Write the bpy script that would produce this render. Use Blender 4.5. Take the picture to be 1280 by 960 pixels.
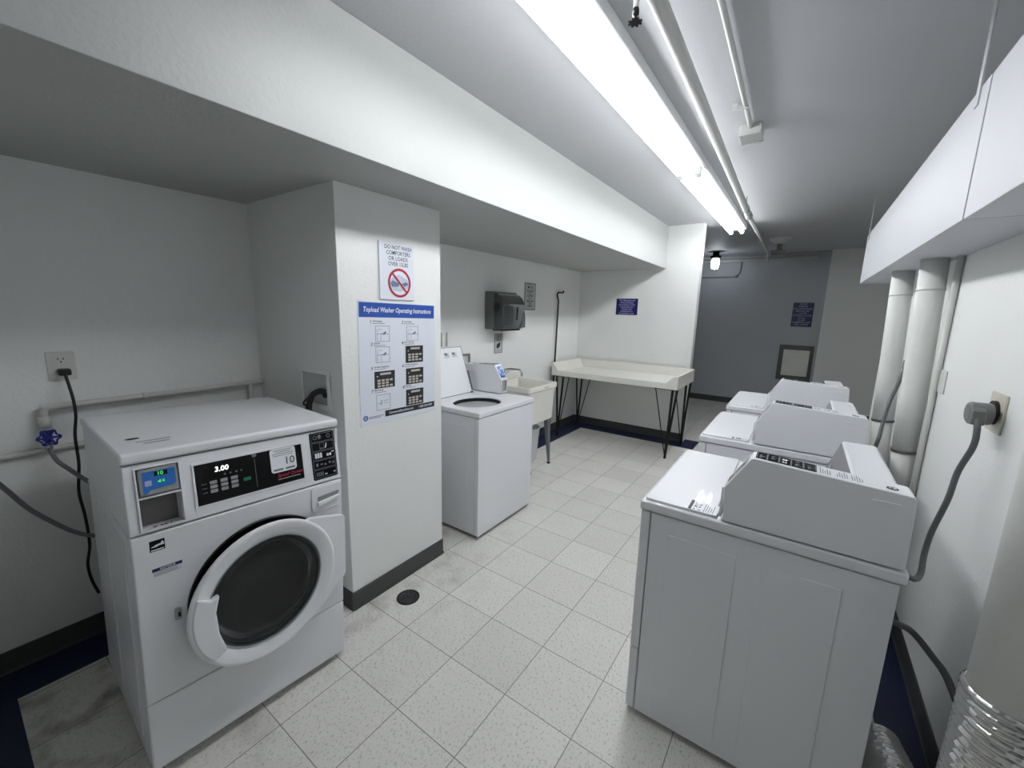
import bpy, bmesh, math, random
from mathutils import Matrix, Vector
C = bpy.context.scene.collection
for o in list(bpy.data.objects): bpy.data.objects.remove(o)
PI = math.pi
random.seed(4)

# ------------------------------------------------------------------ camera
YAW, PIT, ROL, FPX, CH = -0.6109209, -0.1781622, 0.0242313, 513.016, 1.56985
f = Vector((math.sin(YAW)*math.cos(PIT), math.cos(YAW)*math.cos(PIT), math.sin(PIT)))
r0 = Vector((math.cos(YAW), -math.sin(YAW), 0)); u0 = r0.cross(f)
r = math.cos(ROL)*r0 + math.sin(ROL)*u0; u = -math.sin(ROL)*r0 + math.cos(ROL)*u0
cd = bpy.data.cameras.new('camera'); cam = bpy.data.objects.new('camera', cd); C.objects.link(cam)
cd.sensor_fit = 'HORIZONTAL'; cd.sensor_width = 36; cd.lens = FPX/1280*36; cd.clip_start = 0.02; cd.clip_end = 60
M = Matrix((r, u, -f)).transposed().to_4x4(); M.translation = (0, 0, CH); cam.matrix_world = M
bpy.context.scene.camera = cam

# ------------------------------------------------------------------ light and exposure
TUBE_W, BULB_W, WORLD_W = 23.0, 14.0, 0.02
vs = bpy.context.scene.view_settings
vs.view_transform = 'Standard'; vs.look = 'None'; vs.gamma = 1; vs.use_curve_mapping = False; vs.exposure = 0.1
wd = bpy.data.worlds.new('world'); bpy.context.scene.world = wd; wd.use_nodes = True
wd.node_tree.nodes['Background'].inputs[0].default_value = (.8, .9, 1, 1)
wd.node_tree.nodes['Background'].inputs[1].default_value = WORLD_W

# ------------------------------------------------------------------ materials
def lin(c):
    return tuple(((v/255)/12.92 if v/255 <= .04045 else ((v/255+.055)/1.055)**2.4) for v in c) + (1,)
MATS = {}
def mat(name, rgb, rough=.5, metal=0, bump=0, bscale=200, vary=0, vscale=3, coat=0, emit=None, estr=0, trans=0, spec=.5):
    if name in MATS: return MATS[name]
    m = bpy.data.materials.new(name); m.use_nodes = True; nt = m.node_tree; b = nt.nodes['Principled BSDF']
    col = lin(rgb)
    b.inputs['Base Color'].default_value = col; b.inputs['Roughness'].default_value = rough; b.inputs['Metallic'].default_value = metal
    b.inputs['Coat Weight'].default_value = coat; b.inputs['Transmission Weight'].default_value = trans
    b.inputs['Specular IOR Level'].default_value = spec
    tc = nt.nodes.new('ShaderNodeTexCoord')
    n = nt.nodes.new('ShaderNodeTexNoise'); n.inputs['Scale'].default_value = vscale; n.inputs['Detail'].default_value = 5
    nt.links.new(tc.outputs['Object'], n.inputs['Vector'])
    if vary:
        mx = nt.nodes.new('ShaderNodeMix'); mx.data_type = 'RGBA'
        mx.inputs[6].default_value = tuple(v*(1-vary) for v in col[:3])+(1,)
        mx.inputs[7].default_value = tuple(min(1, v*(1+vary)) for v in col[:3])+(1,)
        nt.links.new(n.outputs['Fac'], mx.inputs[0]); nt.links.new(mx.outputs[2], b.inputs['Base Color'])
    if bump:
        n2 = nt.nodes.new('ShaderNodeTexNoise'); n2.inputs['Scale'].default_value = bscale; n2.inputs['Detail'].default_value = 3
        nt.links.new(tc.outputs['Object'], n2.inputs['Vector'])
        bp = nt.nodes.new('ShaderNodeBump'); bp.inputs['Strength'].default_value = bump; bp.inputs['Distance'].default_value = .004
        nt.links.new(n2.outputs['Fac'], bp.inputs['Height']); nt.links.new(bp.outputs[0], b.inputs['Normal'])
    if emit:
        b.inputs['Emission Color'].default_value = emit+(1,) if len(emit) == 3 else emit
        b.inputs['Emission Strength'].default_value = estr
    MATS[name] = m; return m
WALL = mat('wall_paint', (236, 238, 236), .55, bump=.35, bscale=60, vary=.03, vscale=1.5)
BEAM_DIM = mat('wall_paint_dimmed', (176, 179, 177), .55, bump=.35, bscale=60, vary=.03, vscale=1.5)  # wall paint for the beam, darkened to offset strong light from the tubes
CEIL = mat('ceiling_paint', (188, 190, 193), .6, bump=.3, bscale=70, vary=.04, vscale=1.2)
GREYW = mat('hall_wall_paint', (186, 190, 194), .6, bump=.3, bscale=60, vary=.03, vscale=1.5)
RUBBER = mat('cove_rubber', (66, 68, 67), .5, bump=.1, bscale=80, vary=.1, vscale=4)
BLUEF = mat('blue_floor_paint', (14, 24, 66), .45, vary=.12, vscale=6)
WHITE = mat('appliance_enamel', (236, 238, 242), .36, bump=.03, bscale=500, coat=.3)
WHITEP = mat('white_plastic', (234, 236, 240), .4)
CREAM = mat('cream_laminate', (236, 235, 228), .4, vary=.02, vscale=2)
SINKW = mat('sink_plastic', (236, 235, 228), .42, vary=.03, vscale=6)
BLACK = mat('black_glass', (8, 8, 9), .25, spec=.25)
BLACKP = mat('black_plastic', (16, 16, 18), .45)
BLACKM = mat('black_steel', (14, 14, 15), .4, spec=.4)
BROWNG = mat('smoked_panel', (104, 103, 105), .25, coat=.2)
GREYP = mat('grey_plastic', (150, 152, 152), .4)
DGREYP = mat('dark_grey_cable', (88, 90, 92), .45)
STEEL = mat('brushed_steel', (186, 188, 188), .32, metal=.85, bump=.1, bscale=150, vary=.12, vscale=9)
CHROME = mat('chrome', (200, 203, 205), .12, metal=1)
ZINC = mat('galvanised_steel', (140, 144, 146), .4, metal=.8, vary=.15, vscale=12)
PAINTPIPE = mat('painted_pipe', (206, 207, 203), .5, bump=.3, bscale=25, vary=.05, vscale=6)
WRAP = mat('pipe_wrap', (226, 228, 224), .6, bump=.8, bscale=14, vary=.05, vscale=5)
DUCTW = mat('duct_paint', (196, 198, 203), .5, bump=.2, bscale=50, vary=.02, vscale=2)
BRAID = mat('braided_hose', (128, 130, 132), .4, metal=.4, bump=.6, bscale=900)
BLUEV = mat('blue_valve_enamel', (26, 36, 130), .35)
BLUES = mat('blue_sign_face', (24, 22, 92), .35)
BLUEH = mat('blue_print', (34, 78, 164), .4)
CARDB = mat('card_reader_blue', (32, 112, 196), .3)
PAPER = mat('poster_paper', (226, 232, 242), .35)
STICK = mat('sticker_paper', (236, 240, 244), .35)
INK = mat('black_ink', (34, 36, 42), .5)
INKG = mat('grey_ink', (110, 114, 124), .5)
INKW = mat('white_ink', (236, 238, 244), .5)
INKLB = mat('lavender_ink', (176, 176, 220), .5)
REDI = mat('red_ink', (176, 30, 56), .5)
PINK = mat('picture_tint', (190, 200, 216), .5, vary=.2, vscale=30)
KEYG = mat('key_grey', (150, 152, 154), .5)
KEYN = mat('key_green', (22, 112, 84), .5)
LEDG = mat('green_led', (40, 220, 80), .4, emit=(.1, 1, .25), estr=.5)
LEDW = mat('white_led', (250, 250, 250), .4, emit=(1, 1, 1), estr=1.4)
IVORY = mat('ivory_plate', (206, 202, 186), .4)
OUTW = mat('outlet_white', (214, 214, 210), .4)
PAIL = mat('pail_plastic', (228, 232, 240), .4)
DRUM = mat('drum_steel', (20, 21, 22), .3, metal=.7)
GASK = mat('gasket_rubber', (18, 18, 20), .4)
DGLASS = mat('smoked_glass', (130, 136, 138), .02, trans=1, spec=.4)
RGLASS = mat('clear_rim', (168, 182, 188), .12, coat=.6)
SMOKE = mat('smoked_dispenser', (54, 60, 61), .1, coat=.8)
SMOKE2 = mat('dispenser_back', (104, 108, 106), .35)
LIDGREY = mat('lid_trim', (120, 124, 134), .5)
def tube_mat(name, col, s):
    m = bpy.data.materials.new(name); m.use_nodes = True; nt = m.node_tree; b = nt.nodes['Principled BSDF']
    b.inputs['Base Color'].default_value = (.9, .9, .9, 1); b.inputs['Emission Color'].default_value = col; b.inputs['Emission Strength'].default_value = s
    return m
TUBE = tube_mat('fluorescent_glow', (.975, .98, 1.0, 1), TUBE_W)
BULB = tube_mat('bulb_glow', (.85, .93, 1.0, 1), BULB_W)

def floor_mat():
    m = bpy.data.materials.new('vinyl_tile'); m.use_nodes = True; nt = m.node_tree; N = nt.nodes.new; L = nt.links.new
    b = nt.nodes['Principled BSDF']; b.inputs['Roughness'].default_value = .42; b.inputs['Specular IOR Level'].default_value = .35
    tc = N('ShaderNodeTexCoord'); mp = N('ShaderNodeMapping')
    T = .3048
    mp.inputs['Location'].default_value = (1.1344/T, -.883/T, 0); mp.inputs['Scale'].default_value = (1/T, 1/T, 1)
    L(tc.outputs['Object'], mp.inputs['Vector'])
    def vm(op, a, b_=None):
        n = N('ShaderNodeVectorMath'); n.operation = op; L(a, n.inputs[0])
        if b_ is not None: n.inputs[1].default_value = b_
        return n.outputs[0]
    def ma(op, a, b_=None, c=None):
        n = N('ShaderNodeMath'); n.operation = op
        for i, v in enumerate((a, b_, c)):
            if v is None: continue
            if isinstance(v, (int, float)): n.inputs[i].default_value = v
            else: L(v, n.inputs[i])
        return n.outputs[0]
    fr = vm('FRACTION', mp.outputs[0]); cell = vm('FLOOR', mp.outputs[0])
    s = N('ShaderNodeSeparateXYZ'); L(fr, s.inputs[0])
    dx = ma('MINIMUM', s.outputs[0], ma('SUBTRACT', 1, s.outputs[0])); dy = ma('MINIMUM', s.outputs[1], ma('SUBTRACT', 1, s.outputs[1]))
    line = ma('LESS_THAN', ma('MINIMUM', dx, dy), .0058)
    wn = N('ShaderNodeTexWhiteNoise'); wn.noise_dimensions = '2D'; L(cell, wn.inputs['Vector'])
    # flecks: stretched noise thresholded
    no = N('ShaderNodeTexNoise'); no.inputs['Scale'].default_value = 125; no.inputs['Detail'].default_value = 3; no.inputs['Roughness'].default_value = .6
    m2 = N('ShaderNodeMapping'); m2.inputs['Rotation'].default_value = (0, 0, .5); m2.inputs['Scale'].default_value = (1, .6, 1)
    L(tc.outputs['Object'], m2.inputs['Vector']); L(m2.outputs[0], no.inputs['Vector'])
    fl = N('ShaderNodeMapRange'); fl.inputs[1].default_value = .55; fl.inputs[2].default_value = .66; L(no.outputs['Fac'], fl.inputs[0])
    big = N('ShaderNodeTexNoise'); big.inputs['Scale'].default_value = 2.2; big.inputs['Detail'].default_value = 6; L(tc.outputs['Object'], big.inputs['Vector'])
    base = lin((229, 228, 222)); dark = lin((160, 161, 155))
    mx = N('ShaderNodeMix'); mx.data_type = 'RGBA'; mx.inputs[6].default_value = base; mx.inputs[7].default_value = dark
    L(ma('MULTIPLY', fl.outputs[0], .62), mx.inputs[0])
    hs = N('ShaderNodeHueSaturation'); L(mx.outputs[2], hs.inputs['Color'])
    val = ma('ADD', ma('MULTIPLY', wn.outputs['Value'], .09), ma('MULTIPLY', big.outputs['Fac'], .16)); L(ma('ADD', val, .86), hs.inputs['Value'])
    m3 = N('ShaderNodeMix'); m3.data_type = 'RGBA'; m3.inputs[7].default_value = lin((120, 120, 115)); L(hs.outputs[0], m3.inputs[6]); L(ma('MULTIPLY', line, .85), m3.inputs[0])
    # grime along the left side by the machines
    g = N('ShaderNodeTexNoise'); g.inputs['Scale'].default_value = 7; g.inputs['Detail'].default_value = 8; L(tc.outputs['Object'], g.inputs['Vector'])
    sx = N('ShaderNodeSeparateXYZ'); L(tc.outputs['Object'], sx.inputs[0])
    mr = N('ShaderNodeMapRange'); mr.inputs[1].default_value = -1.2; mr.inputs[2].default_value = -2.0; L(sx.outputs[0], mr.inputs[0])
    my = N('ShaderNodeMapRange'); my.inputs[1].default_value = 2.6; my.inputs[2].default_value = 1.4; my.inputs[3].default_value = .15; L(sx.outputs[1], my.inputs[0])
    gr = N('ShaderNodeMapRange'); gr.inputs[1].default_value = .5; gr.inputs[2].default_value = .72; L(g.outputs['Fac'], gr.inputs[0])
    m4 = N('ShaderNodeMix'); m4.data_type = 'RGBA'; m4.inputs[7].default_value = lin((110, 106, 98)); L(m3.outputs[2], m4.inputs[6]); L(ma('MULTIPLY', ma('MULTIPLY', ma('MULTIPLY', mr.outputs[0], my.outputs[0]), gr.outputs[0]), .8), m4.inputs[0])
    L(m4.outputs[2], b.inputs['Base Color'])
    return m
FLOORM = floor_mat()

def foil_mat():
    m = bpy.data.materials.new('crinkled_foil'); m.use_nodes = True; nt = m.node_tree; b = nt.nodes['Principled BSDF']
    b.inputs['Base Color'].default_value = lin((214, 214, 212)); b.inputs['Metallic'].default_value = 1; b.inputs['Roughness'].default_value = .2
    tc = nt.nodes.new('ShaderNodeTexCoord'); n = nt.nodes.new('ShaderNodeTexVoronoi'); n.inputs['Scale'].default_value = 55
    bp = nt.nodes.new('ShaderNodeBump'); bp.inputs['Strength'].default_value = .55; bp.inputs['Distance'].default_value = .005
    nt.links.new(tc.outputs['Object'], n.inputs['Vector']); nt.links.new(n.outputs['Distance'], bp.inputs['Height']); nt.links.new(bp.outputs[0], b.inputs['Normal'])
    return m
FOIL = foil_mat()

# ------------------------------------------------------------------ mesh helpers
class MB:
    def __init__(s): s.b = bmesh.new()
    def box(s, x0, x1, y0, y1, z0, z1):
        v = [s.b.verts.new((x, y, z)) for x in (x0, x1) for y in (y0, y1) for z in (z0, z1)]
        for q in ((0, 1, 3, 2), (4, 6, 7, 5), (0, 4, 5, 1), (2, 3, 7, 6), (0, 2, 6, 4), (1, 5, 7, 3)): s.b.faces.new([v[i] for i in q])
        return s
    def hexa(s, P):   # 8 points: bottom 4 (ccw) then top 4
        v = [s.b.verts.new(p) for p in P]
        for q in ((3, 2, 1, 0), (4, 5, 6, 7), (0, 1, 5, 4), (1, 2, 6, 5), (2, 3, 7, 6), (3, 0, 4, 7)): s.b.faces.new([v[i] for i in q])
        return s
    def prism(s, pts, a, b, axis='y'):   # polygon in the two other axes, extruded a..b
        def P(p, t): return {'x': (t, p[0], p[1]), 'y': (p[0], t, p[1]), 'z': (p[0], p[1], t)}[axis]
        A = [s.b.verts.new(P(p, a)) for p in pts]; B = [s.b.verts.new(P(p, b)) for p in pts]; n = len(pts)
        s.b.faces.new(A[::-1]); s.b.faces.new(B)
        for i in range(n): s.b.faces.new((A[i], A[(i+1) % n], B[(i+1) % n], B[i]))
        return s
    def tube(s, pts, rad, n=12, cap=True, rads=None):
        pts = [Vector(p) for p in pts]; rings = []; up = None
        for i, p in enumerate(pts):
            d = (pts[min(i+1, len(pts)-1)] - pts[max(i-1, 0)]).normalized()
            if up is None: up = d.orthogonal().normalized()
            up = (up - d*up.dot(d)); up = up.normalized() if up.length > 1e-6 else d.orthogonal().normalized()
            w = d.cross(up); rr = rads[i] if rads else rad
            rings.append([s.b.verts.new(p + (up*math.cos(2*PI*k/n) + w*math.sin(2*PI*k/n))*rr) for k in range(n)])
        for a, b in zip(rings, rings[1:]):
            for k in range(n): s.b.faces.new((a[k], a[(k+1) % n], b[(k+1) % n], b[k]))
        if cap: s.b.faces.new(rings[0][::-1]); s.b.faces.new(rings[-1])
        return s
    def lathe(s, prof, c=(0, 0, 0), axis='z', n=48, close=False):   # prof: (r, t)
        rings = []
        for rr, t in prof:
            ring = []
            for k in range(n):
                a = 2*PI*k/n; x, y = rr*math.cos(a), rr*math.sin(a)
                p = {'z': (x, y, t), 'y': (x, t, y), 'x': (t, x, y)}[axis]
                ring.append(s.b.verts.new((p[0]+c[0], p[1]+c[1], p[2]+c[2])))
            rings.append(ring)
        if close: rings.append(rings[0])
        for a, b in zip(rings, rings[1:]):
            for k in range(n): s.b.faces.new((a[k], a[(k+1) % n], b[(k+1) % n], b[k]))
        if not close:
            if prof[0][0] > 1e-5: s.b.faces.new(rings[0][::-1])
            if prof[-1][0] > 1e-5: s.b.faces.new(rings[-1])
        return s
    def build(s, name, m, parent=None, bevel=0, seg=3, smooth=False, T=None, solid=0):
        bmesh.ops.remove_doubles(s.b, verts=s.b.verts, dist=1e-6)
        bmesh.ops.recalc_face_normals(s.b, faces=s.b.faces)
        me = bpy.data.meshes.new(name); s.b.to_mesh(me); s.b.free()
        for mm in (m if isinstance(m, (list, tuple)) else [m]): me.materials.append(mm)
        o = bpy.data.objects.new(name, me); C.objects.link(o)
        if parent is not None: o.parent = parent
        if T is not None: o.matrix_local = T
        if bevel:
            bv = o.modifiers.new('bevel', 'BEVEL'); bv.width = bevel; bv.segments = seg; bv.limit_method = 'ANGLE'; bv.angle_limit = .6; bv.harden_normals = True
            for p in me.polygons: p.use_smooth = True
        if smooth:
            for p in me.polygons: p.use_smooth = len(p.vertices) <= 4
        return o
def tag(o, label=None, cat=None, group=None, kind=None):
    if label: o['label'] = label
    if cat: o['category'] = cat
    if group: o['group'] = group
    if kind: o['kind'] = kind
    return o
def empty(name, loc=(0, 0, 0), rz=0):
    o = bpy.data.objects.new(name, None); C.objects.link(o); o.location = loc; o.rotation_euler = (0, 0, rz); o.empty_display_size = .1
    return o
def struct(name, mb, m, **k): return tag(mb.build(name, m, **k), kind='structure')
def spline(pts, n=8):
    P = [Vector(p) for p in pts]; out = []
    for i in range(len(P)-1):
        a, b, c, d = P[max(i-1, 0)], P[i], P[i+1], P[min(i+2, len(P)-1)]
        for k in range(n):
            t = k/n; out.append(.5*((2*b)+(c-a)*t+(2*a-5*b+4*c-d)*t*t+(3*b-a-3*c+d)*t**3))
    out.append(P[-1]); return out
class Face:      # a flat face of a thing: origin, right, up; things are put on it at (x, y) and depth d along its normal
    def __init__(s, o, r_, u_): s.o = Vector(o); s.r = Vector(r_).normalized(); s.u = Vector(u_).normalized(); s.n = s.r.cross(s.u)
    def p(s, x, y, d=0): return s.o + s.r*x + s.u*y + s.n*d
    def rect(s, mb, x0, x1, y0, y1, d0, d1): return mb.hexa([s.p(x0, y0, d0), s.p(x1, y0, d0), s.p(x1, y1, d0), s.p(x0, y1, d0), s.p(x0, y0, d1), s.p(x1, y0, d1), s.p(x1, y1, d1), s.p(x0, y1, d1)])
    def poly(s, mb, pts, d0, d1):
        A = [mb.b.verts.new(s.p(x, y, d0)) for x, y in pts]; B = [mb.b.verts.new(s.p(x, y, d1)) for x, y in pts]; n = len(pts)
        mb.b.faces.new(A[::-1]); mb.b.faces.new(B)
        for i in range(n): mb.b.faces.new((A[i], A[(i+1) % n], B[(i+1) % n], B[i]))
        return mb
    def rrect(s, mb, x0, x1, y0, y1, rad, d0, d1, k=5): return s.poly(mb, rr(x0, x1, y0, y1, rad, k), d0, d1)
    def ring(s, mb, cx, cy, ro, ri, d0, d1, n=40):
        for i in range(n):
            a, b = 2*PI*i/n, 2*PI*(i+1)/n
            q = lambda R, t: (cx+R*math.cos(t), cy+R*math.sin(t))
            mb.hexa([s.p(*q(ri, a), d0), s.p(*q(ro, a), d0), s.p(*q(ro, b), d0), s.p(*q(ri, b), d0), s.p(*q(ri, a), d1), s.p(*q(ro, a), d1), s.p(*q(ro, b), d1), s.p(*q(ri, b), d1)])
        return mb
    def frame(s, mb, x0, x1, y0, y1, w, d0, d1):
        s.rect(mb, x0, x1, y0, y0+w, d0, d1); s.rect(mb, x0, x1, y1-w, y1, d0, d1); s.rect(mb, x0, x0+w, y0+w, y1-w, d0, d1); s.rect(mb, x1-w, x1, y0+w, y1-w, d0, d1); return mb
    def T(s, x, y, d): return Matrix((s.r, s.u, s.n)).transposed().to_4x4() if False else Matrix.Translation(s.p(x, y, d)) @ Matrix((s.r, s.u, s.n)).transposed().to_4x4()
    def grid(s, mb, xs, ys, holes, d):   # plate with rectangular holes, front at 0, back at -d
        nx, ny = len(xs)-1, len(ys)-1; solid = lambda i, j: 0 <= i < nx and 0 <= j < ny and (i, j) not in holes
        V = {}
        def v(i, j, k):
            if (i, j, k) not in V: V[i, j, k] = mb.b.verts.new(s.p(xs[i], ys[j], -d*k))
            return V[i, j, k]
        for i in range(nx):
            for j in range(ny):
                if not solid(i, j): continue
                mb.b.faces.new((v(i, j, 0), v(i+1, j, 0), v(i+1, j+1, 0), v(i, j+1, 0))); mb.b.faces.new((v(i, j, 1), v(i, j+1, 1), v(i+1, j+1, 1), v(i+1, j, 1)))
                if not solid(i-1, j): mb.b.faces.new((v(i, j, 0), v(i, j+1, 0), v(i, j+1, 1), v(i, j, 1)))
                if not solid(i+1, j): mb.b.faces.new((v(i+1, j, 0), v(i+1, j, 1), v(i+1, j+1, 1), v(i+1, j+1, 0)))
                if not solid(i, j-1): mb.b.faces.new((v(i, j, 0), v(i, j, 1), v(i+1, j, 1), v(i+1, j, 0)))
                if not solid(i, j+1): mb.b.faces.new((v(i, j+1, 0), v(i+1, j+1, 0), v(i+1, j+1, 1), v(i, j+1, 1)))
        return mb
    def holeplate(s, mb, x0, x1, y0, y1, cx, cy, rx, ry, d, n=64):
        angs = sorted(set([2*PI*i/n for i in range(n)] + [math.atan2(y-cy, x-cx) % (2*PI) for x in (x0, x1) for y in (y0, y1)]))
        def outer(a):
            c_, s_ = math.cos(a), math.sin(a); t = 1e9
            if c_ > 1e-9: t = min(t, (x1-cx)/c_)
            if c_ < -1e-9: t = min(t, (x0-cx)/c_)
            if s_ > 1e-9: t = min(t, (y1-cy)/s_)
            if s_ < -1e-9: t = min(t, (y0-cy)/s_)
            return cx+c_*t, cy+s_*t
        R = []
        for a in angs:
            i_ = (cx+rx*math.cos(a), cy+ry*math.sin(a)); o_ = outer(a)
            R.append([mb.b.verts.new(s.p(*q, dd)) for q, dd in ((i_, 0), (o_, 0), (o_, -d), (i_, -d))])
        for A, B in zip(R, R[1:]+R[:1]):
            for k in range(4): mb.b.faces.new((A[k], A[(k+1) % 4], B[(k+1) % 4], B[k]))
        return mb
def rr(x0, x1, y0, y1, rad, k=5):
    out = []
    for cx, cy, a0 in ((x1-rad, y0+rad, -PI/2), (x1-rad, y1-rad, 0), (x0+rad, y1-rad, PI/2), (x0+rad, y0+rad, PI)):
        for i in range(k+1):
            a = a0+PI/2*i/k; out.append((cx+rad*math.cos(a), cy+rad*math.sin(a)))
    return out
def text(parent, name, face, items, m, d=.0006, label=None):
    """items: (string, x, y, size, bold, shear, align, xscale) on a Face; one mesh"""
    bm = bmesh.new()
    for it in items:
        st, x, y, size = it[:4]; bold = it[4] if len(it) > 4 else 0; shear = it[5] if len(it) > 5 else 0; al = it[6] if len(it) > 6 else 'CENTER'; xs = it[7] if len(it) > 7 else 1
        cu = bpy.data.curves.new('t', 'FONT'); cu.body = st; cu.size = 1; cu.offset = bold; cu.shear = shear; cu.align_x = al; cu.align_y = 'CENTER'; cu.resolution_u = 2
        to = bpy.data.objects.new('t', cu); C.objects.link(to); bpy.context.view_layer.update()
        me = bpy.data.meshes.new_from_object(to.evaluated_get(bpy.context.evaluated_depsgraph_get()))
        me.transform(face.T(x, y, d) @ Matrix.Diagonal((xs*size, size, 1, 1))); bm.from_mesh(me)
        bpy.data.meshes.remove(me); bpy.data.objects.remove(to); bpy.data.curves.remove(cu)
    me = bpy.data.meshes.new(name); bm.to_mesh(me); bm.free(); me.materials.append(m)
    o = bpy.data.objects.new(name, me); C.objects.link(o)
    if parent is not None: o.parent = parent
    if label: o['label'] = label
    return o
def dup(root, name=None):
    rt = root.copy(); C.objects.link(rt)
    for ch in list(root.children):
        c = ch.copy(); C.objects.link(c); c.parent = rt
        for g in list(ch.children):
            d = g.copy(); C.objects.link(d); d.parent = c
    return rt

# ------------------------------------------------------------------ room shell
XL, XR, ZC, ZS, YE, YH = -2.585, .56, 2.60, 2.107, 5.27, 8.28
struct('floor', MB().box(-5.2, 3.1, -1.5, 8.5, -.1, 0), FLOORM)
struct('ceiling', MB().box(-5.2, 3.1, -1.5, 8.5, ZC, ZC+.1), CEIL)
struct('wall_left', MB().box(XL-.1, XL, -.32, YE, 0, ZS+.2), WALL)
struct('wall_alcove', MB().box(XL-.1, -1.45, -.32, -.22, 0, ZS+.2), WALL)
struct('wall_left_front', MB().box(-1.55, -1.45, -1.4, -.32, 0, ZC), WALL)
struct('wall_back', MB().box(-1.55, XR+.1, -1.5, -1.4, 0, ZC), WALL)
struct('wall_right', MB().box(XR, XR+.12, -1.4, 4.66, 0, ZC), WALL)
struct('wall_hall_right', MB().box(3.0, 3.1, 4.66, 8.5, 0, ZC), WALL)
struct('wall_right_return', MB().box(XR+.12, 3.0, 4.54, 4.66, 0, ZC), WALL)
struct('wall_end', MB().box(-5.2, -1.068, YE, YE+.12, 0, ZC), WALL)
struct('wall_hall', MB().box(-5.2, 3.1, YH, YH+.12, 0, ZC), GREYW)
struct('wall_hall_left', MB().box(-5.2, -5.1, YE+.12, YH, 0, ZC), GREYW)
struct('wall_hall_column', MB().box(.215, 3.0, 8.15, YH, 0, ZC), WALL)
struct('wall_pillar', MB().box(XL, -1.749, 1.103, 1.752, 0, ZS+.02), WALL, bevel=.004)
# plaster beam with its soffit, a little out of true
struct('trim_1', MB().hexa([(XL-.1, -.32, ZS), (-1.372, -.32, ZS), (-1.457, YE, ZS), (XL-.1, YE, ZS), (XL-.1, -.32, ZC), (-1.463, -.32, ZC), (-1.463, YE, ZC), (XL-.1, YE, ZC)]), BEAM_DIM, bevel=.003)
struct('trim_2', MB().box(-1.6, -1.372, -1.4, -.32, ZS, ZC), WALL)
# cove baseboards
def cove(name, a, b, n, h=.10):     # wall line a->b, n = outward normal
    a, b, n = Vector((*a, 0)), Vector((*b, 0)), Vector((*n, 0))
    prof = [(0, 0), (.014, 0), (.009, .004), (.006, .012), (.0045, .03), (.0045, h-.003), (.002, h), (0, h)]
    mb = MB(); A = [mb.b.verts.new(a+n*x+Vector((0, 0, z))) for x, z in prof]; B = [mb.b.verts.new(b+n*x+Vector((0, 0, z))) for x, z in prof]
    k = len(prof); mb.b.faces.new(A); mb.b.faces.new(B[::-1])
    for i in range(k): mb.b.faces.new((A[i], A[(i+1) % k], B[(i+1) % k], B[i]))
    return struct(name, mb, RUBBER)
cove('baseboard_left', (XL, -.22), (XL, 1.103), (1, 0))
cove('baseboard_left_rear', (XL, 1.752), (XL, YE), (1, 0))
cove('baseboard_alcove', (XL, -.22), (-1.45, -.22), (0, 1))
cove('baseboard_end', (XL, YE), (-1.068, YE), (0, -1))
cove('baseboard_right', (XR, -1.4), (XR, 4.66), (-1, 0))
cove('baseboard_hall', (-5.1, YH), (.215, YH), (0, -1))
cove('baseboard_hall_column', (.215, 8.15), (3.0, 8.15), (0, -1))
struct('baseboard_pillar', MB().prism(rr(-2.0, -1.742, 1.096, 1.759, .012), 0, .102, 'z').prism(rr(-2.0, -1.737, 1.091, 1.764, .014), 0, .012, 'z'), RUBBER, bevel=.002)
# painted blue border on the floor
for i, (x0, x1, y0, y1) in enumerate([(XL, -1.45, -.22, .017), (XL, -2.375, .017, 1.103), (XL, -2.345, 1.752, YE), (-2.345, -.90, 5.03, YE), (-1.068, -.90, YE, 5.4), (.415, XR, -1.4, 4.66)]):
    struct('trim_%d' % (i+3), MB().box(x0, x1, y0, y1, 0, .0015), BLUEF)

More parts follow.
